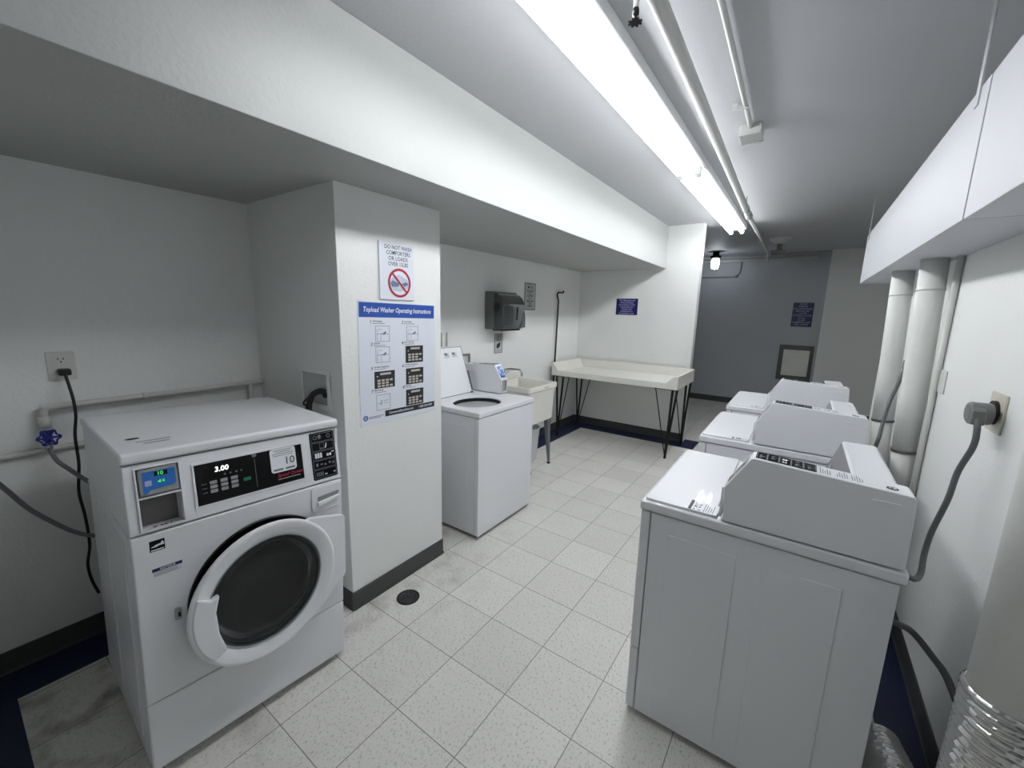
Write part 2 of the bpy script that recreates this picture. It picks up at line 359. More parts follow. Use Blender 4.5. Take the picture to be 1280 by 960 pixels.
# ------------------------------------------------------------------ the machines on short legs (dryers and the top-load washer)
def machine(kind, W=.69):
    """front faces -x, pay case on the y=0 side; x 0 (front) to .71 (rear)"""
    root = empty('dryer' if kind == 'dryer' else 'top_load_washer')
    b = MB(); b.box(.036, .70, .006, W-.006, .028, .8645)
    for x0, x1 in ((.10, .315), (.385, .585)):      # pressed panels of the side sheets
        for y0, y1 in ((.0025, .006), (W-.006, W-.0025)): b.box(x0, x1, y0, y1, .07, .80)
    body = b.build('cabinet', WHITE, root, bevel=.0035)
    if kind == 'dryer':
        MB().box(0, .033, .003, W-.003, .3035, .8645).build('front_panel', WHITE, root, bevel=.004)
        MB().box(0, .033, .003, W-.003, .028, .296).build('toe_panel', WHITE, root, bevel=.006)
        F = Face((0, W-.12, .36), (0, -1, 0), (0, 0, 1)); dm = MB(); F.rrect(dm, 0, .45, 0, .42, .03, 0, .014)
        dr = dm.build('door', WHITE, root, bevel=.004)
        hm = MB(); F.rrect(hm, .02, .05, .15, .27, .01, .014, .017); hm.build('door_handle', GREYP, dr)
        
        for hz in (.08, .30): hm = MB(); F.rrect(hm, .455, .475, hz, hz+.04, .004, 0, .012); hm.build('hinge', CHROME, dr)
    else:
        MB().box(0, .033, .003, W-.003, .028, .8645).build('front_panel', WHITE, root, bevel=.004)
    for x in (.05, .65):
        for y in (.05, W-.05): MB().lathe([(.018, 0), (.02, .004), (.02, .012), (.008, .014), (.008, .03)], (x, y, 0), n=16).build('foot', BLACKP, root, smooth=True)
    top = Face((0, 0, .905), (1, 0, 0), (0, 1, 0))
    if kind == 'dryer':
        MB().box(-.006, .713, 0, W, .868, .905).build('top_deck', WHITE, root, bevel=.009)
        lid = MB(); top.rrect(lid, .008, .235, .012, W-.012, .012, -.004, .010); lid.build('lid', WHITE, root, bevel=.004)
    else:
        t = MB(); top.holeplate(t, -.006, .713, 0, W, .235, W*.60, .165, .19, .037); t.build('top_deck', WHITE, root, bevel=.008)
        # tub ring, basket and agitator inside the opening
        tb = MB()
        tb.lathe([(1.0, -.037), (1.0, -.045), (.93, -.05), (.93, -.40), (0, -.42)], n=48)
        o = tb.build('wash_basket', mat('basket_enamel', (168, 170, 172), .35), root, smooth=True); o.matrix_local = Matrix.Translation((.235, W*.60, .905)) @ Matrix.Diagonal((.165, .19, 1, 1))
        tb = MB().lathe([(1.01, -.012), (1.01, -.037), (.985, -.042), (.985, -.012)], n=48, close=True)
        o = tb.build('tub_gasket', GASK, root, smooth=True); o.matrix_local = Matrix.Translation((.235, W*.60, .905)) @ Matrix.Diagonal((.165, .19, 1, 1))
        ag = MB().lathe([(.085, -.36), (.06, -.28), (.045, -.12), (.047, -.085), (.035, -.07), (0, -.066)], (.235, W*.60, .905), n=24)
        for k in range(4):
            a = k*PI/2+.4; ag.hexa([(.235+math.cos(a)*r_+math.cos(a+PI/2)*w_, W*.60+math.sin(a)*r_+math.sin(a+PI/2)*w_, z_) for z_ in (.905-.38, .905-.2) for r_, w_ in ((.03, -.005), (.13 if z_ < .6 else .07, -.005), (.13 if z_ < .6 else .07, .005), (.03, .005))])
        ag.build('agitator', WHITEP, root, smooth=False)
        # the open lid leaning back on the console
        ang = math.atan2(.363, .132); LF = Face((.487, .630, .905), (0, -1, 0), (math.cos(ang), 0, math.sin(ang)))
        l = MB(); LF.rrect(l, 0, .475, .004, .386, .012, -.022, -.004); lid = l.build('lid', WHITE, root, bevel=.004)
        l = MB(); LF.frame(l, -.001, .476, .001, .388, .005, -.018, -.003); l.build('lid_seal', LIDGREY, lid)
        for k in range(2):
            l = MB(); LF.rect(l, .30+.085*k-.04, .37+.085*k-.04, .30, .345, -.004, -.0034); st = l.build('care_sticker', STICK, lid)
            l = MB()
            for q in range(5): LF.rect(l, .305+.085*k-.04, .365+.085*k-.04-.01*(q % 2), .305+q*.008, .308+q*.008, -.0034, -.0032)
            LF.rect(l, .31+.085*k-.04, .34+.085*k-.04, .325, .343, -.0034, -.0031); l.build('lettering', INKG, lid)
        for y in (.166, .615): MB().tube([(.482, y, .91), (.482, y+.016, .91)], .006, 10).build('hinge', BLACKP, root)
    # main console across the rear, behind the pay case
    MB().prism([(.535, .905), (.590, 1.076), (.690, 1.076), (.700, 1.066), (.704, .905)], .090, W-.002, 'y').build('console', WHITE, root, bevel=.006)
    fx, fz = .590-.535, 1.076-.905; CF = Face((.535, W-.002, .905), (0, -1, 0), (fx, 0, fz)); L_ = math.hypot(fx, fz); WW = W-.094
    cp = MB(); CF.rrect(cp, .006, WW-.006, .008, L_-.009, .006, 0, .002); cpo = cp.build('control_panel', BROWNG, root)
    for i in range(6):
        kb = MB(); CF.rrect(kb, .07+i*.075, .11+i*.075, .06, .085, .004, .003, .006); kb.build('button', KEYG, cpo)
    # pay case: tall narrow housing
    prof = [(.262, .910), (.256, 1.026), (.319, 1.135), (.330, 1.139), (.690, 1.118), (.698, 1.110), (.703, .910)]
    case = MB().prism(prof, .002, .088, 'y').build('pay_case', WHITE, root, bevel=.004)
    # sloping card reader
    sx, sz = .063, .109; SF = Face((.256, .088, 1.026), (0, -1, 0), (sx, 0, sz)); L2 = math.hypot(sx, sz)
    q = MB(); SF.rrect(q, .014, .076, .014, L2-.014, .006, 0, .0007); rd = q.build('card_reader', CARDB if kind != 'dryer' else GREYP, case)
    q = MB(); SF.rect(q, .020, .036, .05, .085, .0007, .0012); SF.rect(q, .046, .070, .082, .10, .0007, .0012); SF.rect(q, .044, .072, .035, .042, .0007, .0012); q.build('reader_marks', INKLB if kind != 'dryer' else INKG, case)
    q = MB(); SF.rect(q, .02, .066, .016, .026, .0007, .0014); q.build('swipe_slot', BLACKP, case)
    q = MB(); VF = Face((.2575, .088, .91), (0, -1, 0), (0, 0, 1)); VF.frame(q, .006, .080, .010, .112, .005, 0, .008); q.build('recess_frame', WHITEP, case, bevel=.001)
    q = MB(); VF.rect(q, .011, .075, .015, .107, -.001, .0035); q.build('coin_recess', GREYP, case)
    q = MB(); VF.rect(q, .060, .070, .030, .100, .0035, .0045); q.build('coin_slot', BLACKP, case)
    # payment label, printed lines, maker badge and pressed handle mark
    TF = Face((.330, .002, 1.139), Vector((.36, 0, -.021)), (0, 1, 0))
    q = MB(); TF.rrect(q, 0, .155, .010, .078, .004, .0004, .0012); lab = q.build('payment_label', BLACK, case, label=None) if False else q.build('payment_label', BLACK, case)
    q = MB()
    for i in range(1, 5): TF.rect(q, .031*i-.0035, .031*i+.001, .014, .074, .0012, .0016)
    for i in range(2): TF.rect(q, .0015+.150*i, .0045+.150*i, .016, .072, .0012, .0016)
    q.build('label_bands', INKG, case)
    q = MB()
    for i in range(5):
        cx = .016+.031*i
        for j in range(4):
            if (i*3+j) % 4 == 3: continue
            TF.rect(q, cx-.007, cx-.001+(.004 if j % 2 else 0), .022+j*.012, .027+j*.012, .0012, .0017)
            if (i+j) % 2: TF.rect(q, cx+.004, cx+.008, .022+j*.012, .026+j*.012, .0012, .0017)
    q.build('label_icons', KEYG, case)
    q = MB(); TF.rect(q, .069, .0745, .046, .060, .0017, .002); TF.rect(q, .0765, .081, .046, .060, .0017, .002); TF.rect(q, .069, .0745, .022, .032, .0017, .002); TF.rect(q, .0765, .081, .022, .032, .0017, .002); q.build('label_bright_print', INKW, case)
    q = MB()
    for i in range(18):
        if i in (5, 6, 12): continue
        TF.rect(q, .163+i*.0056, .1648+i*.0056, .012+(i % 3)*.004, .070-(i*7 % 5)*.006, .0002, .0006)
    q.build('printed_lines', INKG, case)
    q = MB(); TF.poly(q, [(.322+.013*math.cos(2*PI*k/24), .030+.011*math.sin(2*PI*k/24)) for k in range(24)], 0, .0012); bd = q.build('badge', BLACK, case)
    q = MB(); TF.rect(q, .314, .320, .027, .033, .0012, .0018); TF.rect(q, .323, .330, .026, .034, .0012, .0018); q.build('badge_mark', INKW, case)
    SFc = Face((0, .002, 0), (1, 0, 0), (0, 0, 1))
    q = MB(); SFc.rrect(q, .612, .668, 1.083, 1.091, .0035, -.001, .0022); q.build('pressed_ridge', WHITE, case, bevel=.001)
    return root
d1 = machine('dryer')
d1.location = (-.404, 1.415, 0)
# instruction sticker on the nearest deck
def deck_sticker(root, x0, big):
    TF = Face((x0, .012, .915), (1, 0, 0), (0, 1, 0))
    if big:
        q = MB(); TF.rect(q, 0, .092, 0, .082, 0, .0008); s = q.build('instruction_sticker', STICK, root)
        q = MB(); TF.rect(q, .002, .012, .002, .080, .0008, .0012); q.build('sticker_band', INK, s)
        q = MB()
        for j in range(3):
            for i in range(2): TF.rect(q, .018+i*.014, .024+i*.014+.003*((i+j) % 2), .006+j*.022, .012+j*.022+.006*(j % 2), .0008, .0012)
        for i in range(7): TF.rect(q, .018+(i % 3)*.009, .020+(i % 3)*.009, .010+i*.009, .016+i*.009, .0008, .0012)
        for i in range(5): TF.rect(q, .050+i*.007, .052+i*.007, .006+(i % 2)*.006, .070-(i*5 % 4)*.008, .0008, .0012)
        q.build('sticker_print', INKG, s)
    else:
        q = MB(); TF.rect(q, 0, .010, .006, .030, 0, .0008); s = q.build('instruction_sticker', INK, root)
        q = MB()
        for i in range(4): TF.rect(q, .020, .044, .008+i*.006, .0105+i*.006, 0, .0008)
        for i in range(3): TF.rect(q, .052+i*.012, .0545+i*.012, .006, .030, 0, .0008)
        q.build('sticker_print', INKG, s)
d2 = dup(d1); d2.location = (-.404, 2.43, 0)
d3 = dup(d1); d3.location = (-.404, 3.41, 0)
deck_sticker(d1, .150, True); deck_sticker(d2, .155, False); deck_sticker(d3, .155, False)
G = 'dryers along the right wall'
tag(d1, 'white dryer nearest the camera, large instruction sticker on its top', 'dryer', G)
tag(d2, 'white dryer standing between the nearest and the farthest dryer', 'dryer', G)
tag(d3, 'farthest white dryer of the row, closest to the steel hatch wall', 'dryer', G)
tl = machine('washer', .666); tl.location = (-1.655, 2.66, 0); tl.rotation_euler = (0, 0, PI)
tag(tl, 'white top-load washer with open lid beside the laundry sink', 'washing machine')

# ------------------------------------------------------------------ front-load washer, slightly turned and leaning
X0, Y0, TH, FW, FH, FD, H1, DT, PH, H2 = -1.556, .236, .0362, .675, 1.103, .681, .851, .037, .0339, 1.066
c_, s_ = math.cos(TH), math.sin(TH)
fl = empty('front_load_washer')
ex = Vector((s_*math.cos(PH), c_*math.cos(PH), -math.sin(PH))); ey = Vector((-c_, s_, 0)); ez = Vector((s_*math.sin(PH), c_*math.sin(PH), math.cos(PH)))
Mw = Matrix((ex, ey, ez)).transposed().to_4x4(); Mw.translation = (X0, Y0, FW*math.sin(PH)); fl.matrix_world = Mw
tag(fl, 'white front-load washer with round glass door at the left', 'washing machine')
FF = Face((0, 0, 0), (1, 0, 0), (0, 0, 1))
MB().box(.003, FW-.003, .004, FD, .03, 1.064).build('cabinet', WHITE, fl, bevel=.004) if False else None
b = MB()    # open-fronted cabinet shell
b.box(.003, .012, .025, FD, .03, 1.064); b.box(FW-.012, FW-.003, .025, FD, .03, 1.064); b.box(.012, FW-.012, FD-.01, FD, .03, 1.064); b.box(.012, FW-.012, .025, FD-.01, .03, .04)
for x0, x1 in ((-.001, .003), (FW-.003, FW+.001)):
    b.box(x0, x1, .10, .30, .10, .80); b.box(x0, x1, .38, .60, .10, .80)
b.box(-.001, .003, .026, FD-.005, .845, .848)
b.build('cabinet', WHITE, fl, bevel=.003)
q = MB(); FF.holeplate(q, .002, FW-.002, .278, .848, .366, .536, .243, .243, .025); q.build('front_panel', WHITE, fl, bevel=.006)
q = MB(); FF.rect(q, .002, FW-.002, .030, .275, -.025, 0); q.build('toe_panel', WHITE, fl, bevel=.006)
LC = math.hypot(DT, H2-H1)
CFc = Face((0, 0, H1), (1, 0, 0), (0, DT, H2-H1)); K = LC/(H2-H1)
def cz(z): return (z-H1)*K
q = MB(); CFc.grid(q, [.002, .0305, .1365, FW-.002], [.003, cz(.862), cz(1.050), LC-.002], {(1, 1)}, .03); q.build('console', WHITE, fl, bevel=.005)
MB().prism(rr(.026, FD, 1.068, FH, .012), -.002, FW+.002, 'x').build('top_cover', WHITE, fl, bevel=.008)
for x in (.06, FW-.06):
    for y in (.07, FD-.07): MB().lathe([(.02, -.022 if x > .3 else -.001), (.02, .010), (.009, .012), (.009, .032)], (x, y, 0), n=16).build('foot', BLACKP, fl, smooth=True)
# card reader recess
q = MB(); CFc.frame(q, .028, .139, cz(.859), cz(1.053), .004, 0, .005); CFc.rect(q, .032, .135, cz(.957), cz(.962), -.01, .004); rf = q.build('recess_frame', WHITEP, fl, bevel=.001)
q = MB(); CFc.rect(q, .030, .137, cz(.862), cz(1.050), -.075, -.070); q.build('recess_back', mat('recess_grey', (120, 117, 114), .5), fl)
q = MB(); CFc.rect(q, .028, .031, cz(.862), cz(1.05), -.075, -.03); CFc.rect(q, .136, .139, cz(.862), cz(1.05), -.075, -.03); CFc.rect(q, .030, .137, cz(.856), cz(.862), -.075, -.03); CFc.rect(q, .030, .137, cz(1.050), cz(1.054), -.075, -.03); q.build('recess_sides', WHITEP, fl)
q = MB(); CFc.rrect(q, .036, .132, cz(.966), cz(1.046), .008, -.06, .004); rdr = q.build('card_reader', GREYP, fl, bevel=.003)
q = MB(); CFc.poly(q, [(.046, cz(.970)), (.053, cz(.970)), (.060, cz(.981)), (.120, cz(.985)), (.125, cz(.993)), (.125, cz(1.037)), (.046, cz(1.037))], .004, .0055); q.build('reader_face', CARDB, rdr)
q = MB(); CFc.rect(q, .074, .106, cz(1.020), cz(1.034), .0055, .0062); q.build('display', BLACK, rdr)
text(rdr, 'lettering', CFc, [('10', .088, cz(1.027), .016, .02)], LEDG, .0068, 'green digits reading 10')
q = MB(); CFc.rect(q, .050, .066, cz(.994), cz(1.010), .0055, .0062); q.build('reader_mark', INKLB, rdr)
q = MB(); CFc.poly(q, [(.079, cz(1.002)), (.088, cz(1.008)), (.088, cz(.998))], .0055, .0062); CFc.poly(q, [(.090, cz(1.003)), (.097, cz(1.008)), (.097, cz(.998))], .0055, .0062); q.build('arrow_mark', LEDG, rdr)
q = MB()
for x, w in ((.062, .010), (.078, .006), (.088, .012), (.101, .004)): CFc.poly(q, [(x+w*math.cos(2*PI*k/10)*.6, cz(.868)+.0022*math.sin(2*PI*k/10)) for k in range(10)], .0, .0008)
q.build('worn_print', mat('worn_red', (120, 70, 66), .6), fl)
# wide black control panel
q = MB(); CFc.frame(q, .168, .527, cz(.886), cz(1.033), .006, 0, .003); q.build('panel_bezel', WHITEP, fl, bevel=.001)
q = MB(); CFc.rect(q, .174, .521, cz(.892), cz(1.028), 0, .0015); pn = q.build('control_panel', BLACK, fl)
text(pn, 'display_digits', CFc, [('3.00', .250, cz(.999), .024, .02, .1)], LEDW, .0022, 'white lit digits reading 3.00')
for i in range(3):
    for j in range(3):
        q = MB(); CFc.rrect(q, .212+i*.031, .233+i*.031, cz(.925+j*.0145), cz(.925+j*.0145)+.011, .002, .0015, .003); q.build('button', KEYG, pn)
q = MB(); CFc.rrect(q, .312, .335, cz(.938), cz(.949), .002, .0015, .003); q.build('start_button', KEYN, pn)
q = MB(); CFc.ring(q, .353, cz(1.021), .0075, .0055, .0015, .0024, 20); CFc.poly(q, [(.353+.003*math.cos(2*PI*k/10), cz(1.021)+.003*math.sin(2*PI*k/10)) for k in range(10)], .0015, .0024); q.build('maker_emblem', KEYG, pn)
q = MB(); CFc.rect(q, .3525, .3538, cz(.905), cz(1.008), .0015, .0019)
for j in range(3): CFc.rect(q, .190, .204, cz(.929+j*.0145), cz(.930+j*.0145)+.0012, .0015, .0019)
for i, x in enumerate((.255, .272, .290, .305)): CFc.rect(q, x, x+.006, cz(.976), cz(.981), .0015, .0019)
q.build('panel_print', INKG, pn)
q = MB(); CFc.rrect(q, .405, .497, cz(.938), cz(1.026), .010, .0015, .0026); st = q.build('price_sticker', STICK, fl)
text(st, 'lettering', CFc, [('10', .472, cz(.975), .040, .004)], INK, .0029, 'large printed number 10')
q = MB()
for j, (a, b_) in enumerate(((.418, .482), (.425, .478), (.412, .490), (.415, .486))): CFc.rect(q, a, b_, cz(1.018-j*.0065), cz(1.018-j*.0065)+.0018, .0026, .003)
for a, b_ in ((.413, .447), (.455, .490)): CFc.rect(q, a, b_, cz(.944), cz(.951), .0026, .003)
q.build('sticker_print', INKG, st)
text(pn, 'red_lettering', CFc, [('Speed Queen', .470, cz(.925), .017, .02, .25)], REDI, .002, 'red slanted maker lettering')
q = MB(); CFc.rect(q, .425, .508, cz(.910), cz(.913), .0015, .0019); q.build('panel_underline', KEYG, pn)
# tall black payment label at the right
q = MB(); CFc.rrect(q, .557, .659, cz(.869), cz(1.058), .006, 0, .002); pl = q.build('payment_label', BLACK, fl)
q = MB()
for j in range(5): CFc.frame(q, .562, .654, cz(.875+j*.0362), cz(.875+j*.0362)+.034, .0016, .002, .0026)
q.build('label_frames', INKG, pl)
q = MB()
for x in (.578, .597, .634): CFc.ring(q, x, cz(1.038), .0085, .0055, .002, .0026, 16)
CFc.rect(q, .594, .600, cz(1.034), cz(1.043), .002, .0026); CFc.rect(q, .595, .612, cz(.992), cz(.994), .002, .0026); CFc.frame(q, .594, .613, cz(.989), cz(1.015), .0014, .002, .0026)
for i, x in enumerate((.572, .590, .606, .625, .640)): CFc.rect(q, x, x+.009, cz(.922+.003*(i % 2)), cz(.934-.003*(i % 3)), .002, .0026)
for i in range(4): CFc.rect(q, .570+i*.008, .575+i*.008, cz(.882), cz(.898), .002, .0026)
q.build('label_icons', INKG, pl)
q = MB()
for i in range(3): CFc.rect(q, .571+i*.0105, .579+i*.0105, cz(.955), cz(.975), .002, .0027)
for x in (.620, .631): CFc.rect(q, x, x+.008, cz(.957), cz(.967), .002, .0027)
CFc.rect(q, .641, .650, cz(.969), cz(.973), .002, .0027); CFc.poly(q, [(.615, cz(.991)), (.620, cz(.991)), (.624, cz(1.010)), (.621, cz(1.010))], .002, .0027); CFc.rect(q, .605, .614, cz(.884), cz(.888), .002, .0027); CFc.rect(q, .642, .649, cz(.886), cz(.890), .002, .0027)
q.build('label_bright_print', INKW, pl)
# detergent drawer
q = MB(); FF.rrect(q, .541, FW-.006, .738, .840, .010, 0, .006); dwr = q.build('detergent_drawer', WHITE, fl, bevel=.003)
q = MB(); FF.poly(q, [(.565, .770), (.655, .785), (.655, .806), (.565, .800)], .006, .007); q.build('drawer_recess', GREYP, dwr)
q = MB(); FF.poly(q, [(.562, .763), (.655, .776), (.655, .790), (.562, .781)], .006, .018); q.build('drawer_handle', WHITEP, dwr, bevel=.003)
# stickers on the front
q = MB(); FF.rect(q, .043, .080, .790, .825, 0, .0008); es = q.build('energy_sticker', BLACK, fl)
q = MB(); FF.poly(q, [(.046, .804), (.060, .811), (.070, .812), (.074, .820), (.078, .812), (.078, .806), (.066, .806), (.058, .803)], .0008, .0012); FF.rect(q, .046, .077, .7925, .796, .0008, .0012); q.build('star_mark', INKW, es)
q = MB(); FF.rect(q, .044, .119, .722, .7325, 0, .0008); nb = q.build('notice_band', BLUEH if False else mat('navy_print', (22, 34, 96), .4), fl)
text(nb, 'lettering', FF, [('NOTICE', .082, .7272, .0105, .02)], INKW, .0011, 'white word NOTICE')
q = MB(); FF.rect(q, .044, .119, .7045, .722, 0, .0006); ns = q.build('notice_sticker', STICK, fl)
q = MB()
for j in range(4): FF.rect(q, .047, .116-.01*(j % 2), .7070+j*.0037, .7083+j*.0037, .0006, .0009)
q.build('notice_print', INKG, ns)
# marks on the top cover
TFc = Face((0, 0, FH), (1, 0, 0), (0, 1, 0))
q = MB(); TFc.poly(q, [(.062+.018*math.cos(2*PI*k/24), .205+.010*math.sin(2*PI*k/24)) for k in range(24)], 0, .0012); q.build('badge', BLACK, fl)
q = MB()
for j in range(2): TFc.rect(q, .062+.012*j, .150-.01*j, .150-.03*j, .160-.03*j, 0, .0005)
q.build('printed_lines', GREYP, fl)
# tub opening, gasket and drum
q = MB().lathe([(.2435, .0), (.2435, .06), (.225, .075), (.215, .10), (.19, .115), (.19, .07), (.205, .055), (.232, .03), (.240, -.004)], (.366, 0, .536), axis='y', n=64, close=True); q.build('door_gasket', GASK, fl, smooth=True)
q = MB().lathe([(.19, .10), (.22, .14), (.235, .16), (.235, .50), (.20, .52), (0, .52)], (.366, 0, .536), axis='y', n=64); q.build('drum', DRUM, fl, smooth=True)
q = MB()
for x in (.090, .112): q.box(x-.010, x+.010, -.006, .0, .535, .575)
q = MB(); FF.rrect(q, .088, .106, .534, .574, .006, 0, .008); lt = q.build('door_latch', STEEL, fl, bevel=.002)
q = MB(); FF.rect(q, .096, .103, .545, .560, .008, .009); q.build('latch_slot', BLACKP, lt)
# recessed dish around the opening (left)
q = MB(); FF.ring(q, .366, .536, .292, .286, 0, .0035, 64) if False else None; q.b.free()
# the door: hinged at the right, ajar
dr = bpy.data.objects.new('door', None)
DC = (-.311, .531); RO, RI = .257, .197     # from the hinge, in the door plane
dmb = MB()
n = 96; prof = [(RI-.002, .026), (RI, .008), (RI+.006, .003), (RI+.03, -.002), (RO-.016, -.007), (RO-.008, -.007), (RO-.002, -.003), (RO, .003), (RO-.004, .009), (RO-.018, .016), (RO-.040, .024)]
dmb.lathe(prof, (DC[0], 0, DC[1]), axis='y', n=n, close=True)
DF = Face((0, 0, 0), (1, 0, 0), (0, 0, 1))
def onc(R, a): return (DC[0]+R*math.cos(a), DC[1]+R*math.sin(a))
pts = [onc(RO-.006, math.radians(a)) for a in (-58, -45, -30)] ; 
plate = [onc(RO-.02, math.radians(t)) for t in range(64, -61, -6)] + [(-.006, .418), (-.002, .440), (-.002, .688), (-.008, .698)]
# build the hinge-side corner plate as a fan between the ring and the straight edge
outer = [(-.150, .7437), (-.012, .706), (-.003, .694), (-.003, .440), (-.012, .428), (-.158, .318)]
arc = [onc(RO-.03, math.radians(t)) for t in range(-62, 63, 4)]
DF.poly(dmb, outer+arc, -.018, .003)
T = Matrix.Translation((.664, -.040, 0)) @ Matrix.Rotation(math.radians(4.2), 4, 'Z')
door = dmb.build('door', WHITE, fl, bevel=0, smooth=True, T=T)
bv = door.modifiers.new('bevel', 'BEVEL'); bv.width = .003; bv.segments = 2; bv.limit_method = 'ANGLE'; bv.angle_limit = .9; bv.harden_normals = True
# grip: left part of the ring, thicker and cutting into the glass
gl = [onc(RO-.012, math.radians(t)) for t in range(158, 219, 5)]
grip = gl + [(DC[0]-.152, DC[1]-.132), (DC[0]-.172, DC[1]-.06), (DC[0]-.178, DC[1]+.02), (DC[0]-.165, DC[1]+.075), (DC[0]-.19, DC[1]+.068)]
q = MB(); DF.poly(q, grip, -.012, .012); q.build('door_handle', WHITE, door, bevel=.005)
q = MB().lathe([(RI-.001, .006), (RI-.004, .030), (RI-.010, .075), (RI-.030, .105), (.13, .125), (.08, .135), (0, .138), (0, .131), (.08, .128), (.13, .118), (RI-.034, .098), (RI-.016, .072), (RI-.011, .030), (RI-.009, .006)], (DC[0], 0, DC[1]), axis='y', n=64); q.build('door_glass', DGLASS, door, smooth=True)
q = MB().lathe([(0, .141), (.088, .141), (.094, .137), (.100, .141), (.104, .150), (0, .155)], (DC[0], 0, DC[1]), axis='y', n=48); q.build('glass_centre', mat('centre_grey', (70, 74, 72), .4), door, smooth=True)
q = MB().lathe([(RI+.001, .001), (RI-.004, .012), (RI-.010, .03), (RI-.018, .05), (RI-.015, .055), (RI-.004, .034), (RI+.002, .02)], (DC[0], 0, DC[1]), axis='y', n=72, close=True); q.build('glass_rim', RGLASS, door, smooth=True)

# ------------------------------------------------------------------ signs
pil = Face((-1.749, 0, 0), (0, 1, 0), (0, 0, 1))
q = MB(); pil.rect(q, 1.326, 1.544, 1.608, 1.890, .002, .008); sg = q.build('prohibition_sign', PAPER, bevel=.001)
tag(sg, 'white sign with red crossed-out circle forbidding comforters in the wash', 'sign')
text(sg, 'lettering', pil, [('DO NOT WASH', 1.445, 1.866, .028, .006, 0, 'CENTER', .86), ('COMFORTERS', 1.445, 1.839, .028, .006, 0, 'CENTER', .86), ('OR LOADS', 1.443, 1.812, .028, .006, 0, 'CENTER', .9), ('OVER 15LBS', 1.443, 1.785, .028, .006, 0, 'CENTER', .86)], INK, .0085)
q = MB(); pil.poly(q, [(1.385, 1.700), (1.41, 1.726), (1.45, 1.735), (1.50, 1.712), (1.515, 1.69), (1.50, 1.668), (1.455, 1.650), (1.41, 1.652), (1.38, 1.676)], .008, .0085); q.build('comforter_picture', PINK, sg)
q = MB(); pil.poly(q, [(1.388, 1.690), (1.405, 1.705), (1.445, 1.690), (1.44, 1.675), (1.40, 1.672)], .0085, .0088); pil.poly(q, [(1.46, 1.69), (1.49, 1.70), (1.508, 1.69), (1.48, 1.676)], .0085, .0088); q.build('picture_shading', mat('picture_blue', (96, 124, 160), .5), sg)
q = MB(); pil.ring(q, 1.448, 1.693, .073, .061, .008, .0092, 48)
a = math.radians(-46); dx, dy = math.cos(a), math.sin(a); px, py = -dy*.0055, dx*.0055
pil.poly(q, [(1.448-dx*.065+px, 1.693-dy*.065+py), (1.448-dx*.065-px, 1.693-dy*.065-py), (1.448+dx*.065-px, 1.693+dy*.065-py), (1.448+dx*.065+px, 1.693+dy*.065+py)], .0088, .0096)
q.build('prohibition_circle', REDI, sg)
# poster, hung slightly askew
th_ = .018
pf = Face((-1.749, 1.189, .973), (0, math.cos(th_), -math.sin(th_)), (0, math.sin(th_), math.cos(th_)))
q = MB(); pf.poly(q, [(.0, .0), (.506, .010), (.506, .621), (-.002, .627)], .0015, .003); po = q.build('instruction_poster', PAPER)
tag(po, 'large washer operating instructions poster with blue header on the pillar', 'poster')
q = MB(); pf.rect(q, .003, .494, .547, .619, .003, .0034); q.build('header_band', BLUEH, po)
text(po, 'header_lettering', pf, [('Topload Washer Operating Instructions', .247, .584, .034, .018, .22, 'CENTER', .80)], INKW, .0037)
q = MB(); pf.rect(q, .147, .500, .031, .063, .003, .0034); q.build('footer_band', INK, po)
text(po, 'web_address', pf, [('CommercialLaundries.com', .255, .047, .018, .012, 0, 'CENTER', .86)], INKW, .0037)
text(po, 'phone_number', pf, [('1-855-254-9009', .430, .047, .018, .012, 0, 'CENTER', .90)], INKW, .0037)
q = MB(); pf.ring(q, .028, .042, .014, .008, .003, .0034, 20); pf.rect(q, .022, .034, .039, .045, .003, .0034); q.build('company_emblem', BLUEH, po)
q = MB(); pf.rect(q, .046, .140, .042, .045, .003, .0034); pf.rect(q, .046, .120, .035, .038, .003, .0034); q.build('company_line', INKG, po)
KEYP = mat('picture_keys', (196, 192, 176), .5)
